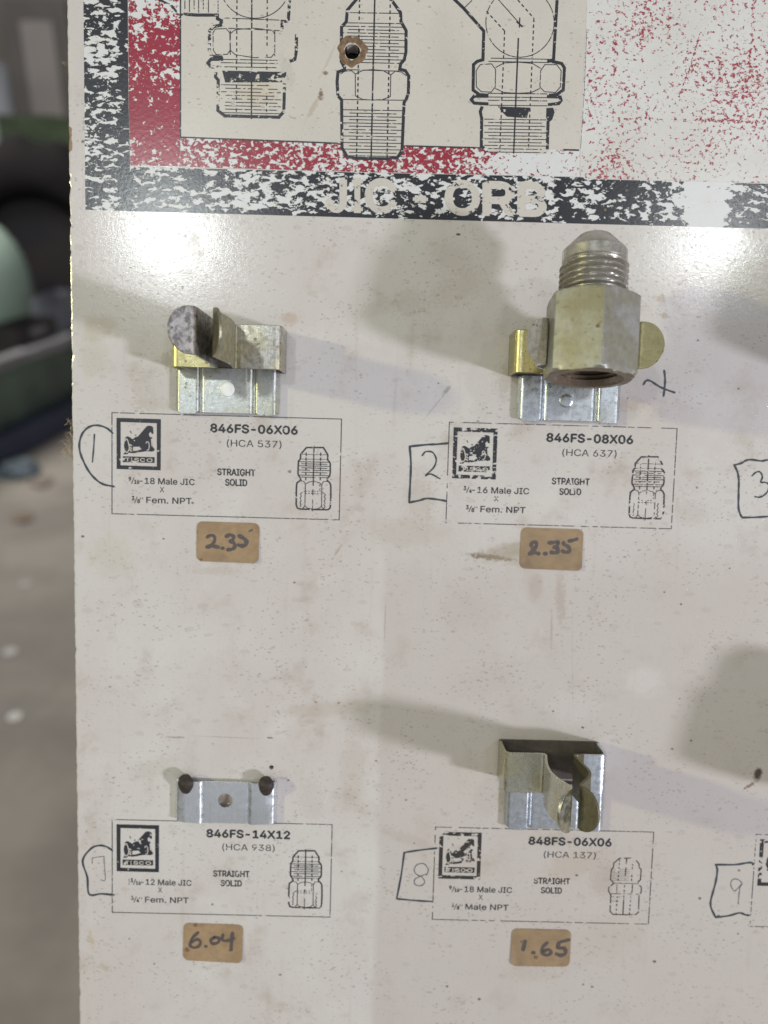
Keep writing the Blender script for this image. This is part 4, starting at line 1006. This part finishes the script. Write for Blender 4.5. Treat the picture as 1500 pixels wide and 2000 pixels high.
# ------------------------------------------------------------------ the hydraulic fitting
HX, HH, ZA, ZB = 55.72, 29.03, 20.49, 42.3
fit = root('hydraulic_fitting', B(HX, HH, ZA), 'zinc plated straight fitting with hexagonal body and threaded nose held in a clip', 'pipe fitting')
fit.rotation_euler = (-0.134, 0.036, 0)      # it hangs a little crooked in the jaws
SEG = 144; RC = 12.75; ROTH = math.radians(-1.9)
def hexr(t):
    a = (t - (-math.pi/2 + ROTH)) % (math.pi/3) - math.pi/6   # a corner points at the viewer
    r = RC*math.cos(math.pi/6)/math.cos(a)
    return r
def lathe(bm, prof, rad=None, seg=SEG, a0=-math.pi/2+ROTH):
    rings = []
    for z, r in prof:
        ring = []
        for k in range(seg):
            t = a0+k*math.tau/seg
            rr = rad(t, z, r) if rad else r
            ring.append(bm.verts.new(Vector((rr*math.cos(t)*MM, rr*math.sin(t)*MM, z*MM))))
        rings.append(ring)
    for a, b in zip(rings, rings[1:]):
        for k in range(seg): bm.faces.new((a[k], a[(k+1) % seg], b[(k+1) % seg], b[k]))
    return rings
Hh = ZB-ZA
bm = bmesh.new()
hx = lambda t, z, r: min(hexr(t), r)
prof = [(0.25, 11.75), (0.8, 13.4), (1.6, 14), (Hh-1.2, 14), (Hh-0.5, 13.4), (Hh-0.15, 12.0), (Hh, 11.5), (Hh, 7.6)]
lathe(bm, prof, hx)
bmesh.ops.recalc_face_normals(bm, faces=bm.faces)
hexo = bevel(link('hexagonal_body', bm, M_hex, fit, smooth=22), 0.22, 2, 40)
bm = bmesh.new(); lathe(bm, [(0.5, 8.6), (0.0, 9.1), (0.0, 11.1), (0.25, 11.75)], hx); bmesh.ops.recalc_face_normals(bm, faces=bm.faces)
link('end_face', bm, M_end, fit, smooth=22)
bm = bmesh.new()
bp = [(0.5, 8.6), (0.9, 8.2)]
for i in range(10): bp += [(1.0+i*1.2, 8.1), (1.6+i*1.2, 7.5)]
bp += [(13.5, 7.4), (13.6, 0.3)]
lathe(bm, bp, None, 64); bmesh.ops.recalc_face_normals(bm, faces=bm.faces); bmesh.ops.reverse_faces(bm, faces=bm.faces)
link('female_bore', bm, M_bore, fit, smooth=30)
bm = bmesh.new()
prof = [(Hh, 7.9), (Hh+1.2, 7.9)]
zt0, zt1, pitch = Hh+1.3, Hh+9.6, 1.59
nz = 56
for i in range(nz+1): prof.append((zt0+(zt1-zt0)*i/nz, None))
prof += [(zt1+0.15, 8.45), (zt1+0.4, 8.6), (zt1+3.1, 8.6), (zt1+3.4, 8.45), (zt1+7.6, 4.35), (zt1+7.75, 4.1), (zt1+7.75, 3.4), (zt1-2, 3.6)]
def thr(t, z, r):
    if r is not None: return r
    ph = ((z - zt0)/pitch - (t+math.pi/2-ROTH)/math.tau) % 1.0
    tri = abs(ph-0.5)*2                    # 0 crest .. 1 root
    d = min(1.0, max(0.0, (tri-0.12)/0.76))
    env = min(1, (z-zt0)/0.7, (zt1-z)/0.7); env = max(0, env)
    return 8.0 + (9.15-8.0)*(1-d)*env + 0.25*(1-env)
lathe(bm, prof, thr); bmesh.ops.recalc_face_normals(bm, faces=bm.faces)
link('threaded_nose', bm, M_thread, fit, smooth=24)

# the next column's clips and fittings stand just outside the view and throw their shadows into it
def copy_tree(o, parent=None):
    c = o.copy(); col.objects.link(c); c.parent = parent
    for ch in list(o.children): copy_tree(ch, c)
    return c
for dx, dz, ca, fa in ((103.0, 0.0, 'spring clip above the label marked 3, right of the fitting', 'hexagonal fitting hanging above the label marked 3 in the upper row'),
                       (100.5, -128.0, 'spring clip above the label marked 9, at the right', 'hexagonal fitting hanging above the label marked 9 in the lower row')):
    for src, lb in ((clip2, ca), (fit, fa)):
        c = copy_tree(src); c.location = src.location + B(dx, 0, dz); c['label'] = lb; 
        if src is clip2: c['group'] = GR


# tuft of dry fluff caught on the board's left edge
def tuft(px, py, n, ln, label):
    x0, z0 = P(px, py); bm = bmesh.new()
    for k in range(n):
        a = random.uniform(1.6, 4.4); p = Vector((x0+random.uniform(-0.3, 0.5), random.uniform(-2.5, -0.2), z0+random.uniform(-2.2, 2.2))); pts = [p.copy()]
        for q in range(7):
            a += random.uniform(-0.7, 0.7); p = p+Vector((math.cos(a)*ln/7, random.uniform(-.25, .25), math.sin(a)*ln/7)); pts.append(p.copy())
        r = random.uniform(0.05, 0.11); prev = None
        for p in pts:
            ring = [bm.verts.new(B(p.x+r*math.cos(t), p.y+r*math.sin(t), p.z+r*0.5*math.sin(t*2))) for t in (0, 2.1, 4.2)]
            if prev:
                for j in range(3): bm.faces.new((prev[j], prev[(j+1) % 3], ring[(j+1) % 3], ring[j]))
            prev = ring
    return tag(link('fluff_tuft', bm, M_fluff), label, 'fluff')
M_fluff = plain('dry_fluff', (0.42, 0.34, 0.22), (0.30, 0.23, 0.14), 300, 0.9)
tuft(137, 880, 26, 4.0, 'larger tan tuft of dry fluff on the board edge beside the pen circle')
tuft(138, 832, 12, 2.6, 'small tan wisp of fluff on the board edge above the pen circle')
tuft(131, 118, 6, 2.2, 'thin pale wisp of fluff on the upper board edge')

# ------------------------------------------------------------------ lean the board and all that hangs on it
LEANM = Matrix.Rotation(-LEAN, 4, 'X')
bpy.context.view_layer.update()
for o in list(scene.objects):
    if o.parent is None: o.matrix_world = LEANM @ o.matrix_world

# ------------------------------------------------------------------ the workshop behind (far out of focus)
FL = -1.30
def ray(px, py):
    u = ((px - 750) / F_PX, (py - 1000) / F_PX, 1.0)
    d = [sum(ROT[k][i] * u[k] for k in range(3)) for i in range(3)]
    return LEANM.to_3x3() @ Vector((d[0], d[2], -d[1]))
EYE = LEANM @ Vector((0, CAM_Y*MM, 0))
def far(px, py, y):
    d = ray(px, py); return EYE + d*((y-EYE.y)/d.y)
def ground(px, py, z=FL):
    d = ray(px, py); return EYE + d*((z-EYE.z)/d.z)
def box(bm, c, s, rz=0.0):
    mt = Matrix.Translation(c) @ Matrix.Rotation(rz, 4, 'Z') @ Matrix.Diagonal((*s, 1))
    bmesh.ops.create_cube(bm, size=1, matrix=mt)
bm = bmesh.new(); v = [bm.verts.new(p) for p in ((-14, -5, FL), (10, -5, FL), (10, 9, FL), (-14, 9, FL))]; bm.faces.new(v)
tag(link('floor', bm, plain('worn_concrete', (0.33, 0.295, 0.25), (0.235, 0.21, 0.18), 2.4, 0.7)), kind='structure')
bm = bmesh.new(); box(bm, (-2, 7.6, 1.2), (24, 0.2, 5.2)); tag(link('wall', bm, plain('grey_brown_wall', (0.32, 0.29, 0.255), (0.26, 0.235, 0.205), 0.8, 0.8)), kind='structure')
# cupboard against the wall
c0, c1 = far(38, 40, 7.1), far(128, 232, 7.1)
cb = root('cupboard', (0, 0, 0), 'pale grey cupboard against the back wall above the tyre', 'cupboard')
bm = bmesh.new(); w = c1.x-c0.x; zc = (c0.z+c1.z)/2
box(bm, ((c0.x+c1.x)/2, 7.3, (c0.z+0.15+FL)/2), (w+0.24, 0.40, c0.z+0.15-FL)); o = link('cupboard_body', bm, plain('cupboard_grey', (0.26, 0.24, 0.21), (0.22, 0.20, 0.18), 3), cb)
bm = bmesh.new(); box(bm, ((c0.x+c1.x)/2, 7.085, zc), (w, 0.03, c0.z-c1.z)); o = link('cupboard_door', bm, plain('cupboard_door_paint', (0.55, 0.50, 0.45), (0.48, 0.44, 0.40), 1.2), cb); o.modifiers.new('b', 'BEVEL').width = 0.02
# white drum at the left
def lathe_at(name, loc, prof, mat, parent=None, seg=48):
    bm = bmesh.new(); rings = []
    for z, r in prof: rings.append([bm.verts.new(Vector((r*math.cos(k*math.tau/seg), r*math.sin(k*math.tau/seg), z))) for k in range(seg)])
    for a, b in zip(rings, rings[1:]):
        for k in range(seg): bm.faces.new((a[k], a[(k+1) % seg], b[(k+1) % seg], b[k]))
    if prof[-1][1] > 1e-4: bm.faces.new(rings[-1])
    bmesh.ops.recalc_face_normals(bm, faces=bm.faces)
    o = link(name, bm, mat, parent, smooth=40); o.location = loc; return o
q = far(-30, 190, 6.4); top = far(0, 122, 6.4).z
dr = root('white_drum', (q.x, 6.4, FL), 'bluish white tall drum left of the cupboard', 'drum')
H = top-FL
lathe_at('drum_body', (0, 0, 0), [(0, 0.17), (0.02, 0.19), (H*0.33, 0.19), (H*0.34, 0.2), (H*0.35, 0.19), (H*0.66, 0.19), (H*0.67, 0.2), (H*0.68, 0.19), (H-0.02, 0.19)], plain('white_plastic', (0.55, 0.58, 0.60), (0.46, 0.49, 0.52), 2, 0.4), dr)
lathe_at('drum_lid', (0, 0, H-0.02), [(0, 0.195), (0.02, 0.195), (0.025, 0.17)], plain('white_lid', (0.55, 0.57, 0.58), (0.50, 0.52, 0.54), 2, 0.4), dr)
# green tarpaulin bundle on a pallet behind the tyre
a, b = far(32, 262, 5.8), far(145, 236, 5.8)
bm = bmesh.new(); box(bm, ((a.x+b.x)/2, 5.95, (a.z+b.z)/2-0.03), (b.x-a.x+0.25, 0.3, b.z-a.z+0.10))
bmesh.ops.subdivide_edges(bm, edges=bm.edges, cuts=6, use_grid_fill=True)
for v in bm.verts: v.co += Vector((random.uniform(-.01, .01), random.uniform(-.012, .012), random.uniform(-.014, .014)))
gt = root('tarpaulin_stack', ((a.x+b.x)/2, 5.95, FL), 'green folded tarpaulin on a dark rack behind the tyre', 'tarpaulin')
t_ = link('tarpaulin', bm, plain('green_canvas', (0.06, 0.085, 0.042), (0.04, 0.06, 0.03), 6, 0.8)); t_.parent = gt; t_.matrix_parent_inverse = Matrix.Translation((-(a.x+b.x)/2, -5.95, -FL))
bm = bmesh.new(); zt = min(a.z, b.z)-0.09
box(bm, (0, 0, (zt-FL)/2), (b.x-a.x+0.2, 0.28, zt-FL)); link('rack', bm, plain('dark_rack', (0.03, 0.03, 0.03), (0.05, 0.045, 0.04), 5), gt)
# tractor tyre
ty = far(45, 262, 5.1); R = (ty.z-FL)/2
tyre = root('tractor_tyre', (ty.x, 5.1, FL+R), 'large black tractor tyre standing behind the green machine', 'tyre')
bm = bmesh.new(); seg, sid = 96, 20
grid = []
for i in range(seg):
    th = i*math.tau/seg; ring = []
    for j in range(sid):
        ph = j*math.tau/sid
        lug = 0.035 if (i % 6 < 3) and abs(math.sin(ph)) < 0.95 and math.cos(ph) > 0.25 else 0
        rr = R-0.20+(0.165+lug)*math.copysign(abs(math.cos(ph))**0.7, math.cos(ph)); ww = 0.21*math.copysign(abs(math.sin(ph))**0.7, math.sin(ph))
        ring.append(bm.verts.new((rr*math.cos(th), ww, rr*math.sin(th))))
    grid.append(ring)
for i in range(seg):
    for j in range(sid): bm.faces.new((grid[i][j], grid[i][(j+1) % sid], grid[(i+1) % seg][(j+1) % sid], grid[(i+1) % seg][j]))
bmesh.ops.recalc_face_normals(bm, faces=bm.faces)
link('tyre_casing', bm, plain('old_rubber', (0.013, 0.012, 0.0125), (0.020, 0.018, 0.018), 3, 0.95), tyre, smooth=40)
bm = bmesh.new(); bmesh.ops.create_cone(bm, cap_ends=True, segments=48, radius1=R-0.34, radius2=R-0.38, depth=0.16, matrix=Matrix.Rotation(math.pi/2, 4, 'X')); link('rim', bm, plain('dark_rim', (0.022, 0.022, 0.026), (0.035, 0.03, 0.03), 3, 0.5), tyre, smooth=30)
tyre.rotation_euler = (0, 0, 0.25)
for ch in tyre.children: ch.data.materials[0].node_tree.nodes['Principled BSDF'].inputs['Specular IOR Level'].default_value = 0.12
# pale green tank
q = far(-62, 560, 4.4); e1 = far(52, 560, 4.4); rt = e1.x-q.x; zt = far(-62, 410, 4.4).z
tk = root('green_tank', (q.x, 4.4, FL), 'pale green round-topped tank behind the green machine', 'tank')
Ht = zt-FL
lathe_at('tank_body', (0, 0, 0), [(0, rt*0.9), (0.03, rt)] + [(Ht-rt*1.15, rt)] + [(Ht-rt*1.15+rt*1.15*math.sin(x), rt*math.cos(x)) for x in (0.2, 0.4, 0.6, 0.8, 1.0, 1.2, 1.4, 1.55)], plain('pale_green_enamel', (0.33, 0.42, 0.345), (0.27, 0.36, 0.30), 1.5, 0.35), tk)
lathe_at('tank_valve', (0, 0, Ht-0.01), [(0, 0.03), (0.05, 0.03), (0.055, 0.05), (0.08, 0.05)], plain('valve_brass', (0.25, 0.2, 0.1), (0.2, 0.16, 0.08), 5, 0.4), tk)
# green machine with a steel top rail and a blue skid, lying along the floor
A, Bq = ground(0, 905), ground(150, 824)
d = (Bq-A); d.z = 0; L = d.length; d.normalize(); nrm = Vector((-d.y, d.x, 0))
if nrm.y < 0: nrm = -nrm
zt = far(0, 742, A.y).z
mc = A + d*(L*0.5) + nrm*0.30
ma = math.atan2(d.y, d.x)
mach = root('green_machine', (mc.x, mc.y, FL), 'low green machine bed with a steel top rail and dark blue skid', 'machine')
mach.rotation_euler = (0, 0, ma); Lm = L*2.4
Hm = zt-FL
bm = bmesh.new(); box(bm, (0, 0, Hm/2+0.03), (Lm, 0.52, Hm-0.06)); o = link('machine_bed', bm, plain('machine_green', (0.085, 0.13, 0.095), (0.045, 0.06, 0.052), 1.6, 0.45), mach); o.modifiers.new('b', 'BEVEL').width = 0.015
bm = bmesh.new(); box(bm, (0, -0.25, Hm+0.025), (Lm, 0.07, 0.05)); o = link('top_rail', bm, plain('bare_steel', (0.24, 0.235, 0.24), (0.17, 0.165, 0.17), 4, 0.6, 0.2), mach)
bm = bmesh.new(); box(bm, (0, -0.31, 0.07), (Lm, 0.08, 0.14)); o = link('skid', bm, plain('dark_blue_paint', (0.022, 0.030, 0.062), (0.018, 0.024, 0.045), 3, 0.5), mach); o.modifiers.new('b', 'BEVEL').width = 0.01
def on_machine(px, py): return ground(px, py, FL+Hm)
# dark crates and parts on the machine
for px, py, sx, sy, sz, ca, cb2, nm, lb in ((40, 690, 0.34, 0.16, 0.15, (0.022, 0.02, 0.02), (0.035, 0.032, 0.03), 'parts_crate', 'black parts crate on the machine bed in front of the tank'),
                                       (112, 664, 0.26, 0.18, 0.24, (0.14, 0.15, 0.17), (0.05, 0.05, 0.06), 'parts_crate', 'grey blue parts crate on the machine bed near the board edge')):
    p = on_machine(px, py); c = root(nm, (p.x, p.y+sy/2, FL+Hm), lb, 'crate', 'crates on the machine bed')
    bm = bmesh.new(); box(bm, (0, 0, sz/2), (sx, sy, sz))
    top_f = max(bm.faces, key=lambda f: f.calc_center_median().z)
    r_ = bmesh.ops.inset_individual(bm, faces=[top_f], thickness=0.015)
    bmesh.ops.translate(bm, verts=top_f.verts, vec=(0, 0, -sz*0.6))
    link('crate_body', bm, plain('crate_paint', ca, cb2, 6, 0.6), c)
    bm = bmesh.new(); box(bm, (0, -sy/2-0.006, sz*0.72), (sx*0.35, 0.012, 0.03)); link('crate_handle', bm, plain('crate_handle_steel', (0.2, 0.2, 0.2), (0.12, 0.12, 0.12), 8, 0.4), c)
    c.rotation_euler = (0, 0, ma)
# things lying on the floor
def lump(name, px, py, r, ca, cb2, label, cat, flat=0.35, group=None):
    p = ground(px, py); bm = bmesh.new(); bmesh.ops.create_icosphere(bm, subdivisions=4, radius=r)
    ph = [random.uniform(0, 6) for _ in range(4)]
    for v in bm.verts:
        n = v.co.normalized(); k = 1+0.22*math.sin(3*n.x+ph[0])*math.sin(4*n.y+ph[1])+0.12*math.sin(7*n.z+ph[2]+5*n.x)
        v.co = Vector((v.co.x*k, v.co.y*k, max(0, v.co.z*k*flat+0.3*r*flat)))
    o = link(name, bm, plain(name+'_surface', ca, cb2, 12, 0.6), None, smooth=60); o.location = (p.x, p.y, FL)
    return tag(o, label, cat, group)
lump('shop_rag', 40, 925, 0.085, (0.08, 0.12, 0.14), (0.12, 0.15, 0.18), 'crumpled blue rag on the floor by the machine', 'rag', 0.6)
lump('cardboard_scrap', 80, 945, 0.05, (0.27, 0.22, 0.18), (0.22, 0.18, 0.15), 'tan cardboard scrap on the floor beside the rag', 'scrap')
lump('leather_glove', 43, 1014, 0.04, (0.24, 0.17, 0.11), (0.2, 0.145, 0.1), 'small orange brown scrap of leather on the floor', 'scrap')
for px, py, r, lb in ((50, 1142, 0.020, 'pale washer on the floor below the leather scrap'), (20, 1274, 0.019, 'brightest pale washer on the floor, nearest the photo edge'), (29, 1401, 0.017, 'lowest pale washer on the floor')):
    p = ground(px, py)
    o = lathe_at('washer', (p.x, p.y, FL+0.001), [(0.0, r*0.4), (0.0, r), (0.003, r), (0.003, r*0.4), (0.0, r*0.4)], plain('washer_zinc', (0.50, 0.49, 0.46), (0.42, 0.41, 0.38), 60, 0.35), None, 32)
    tag(o, lb, 'washer', 'washers dropped on the floor')
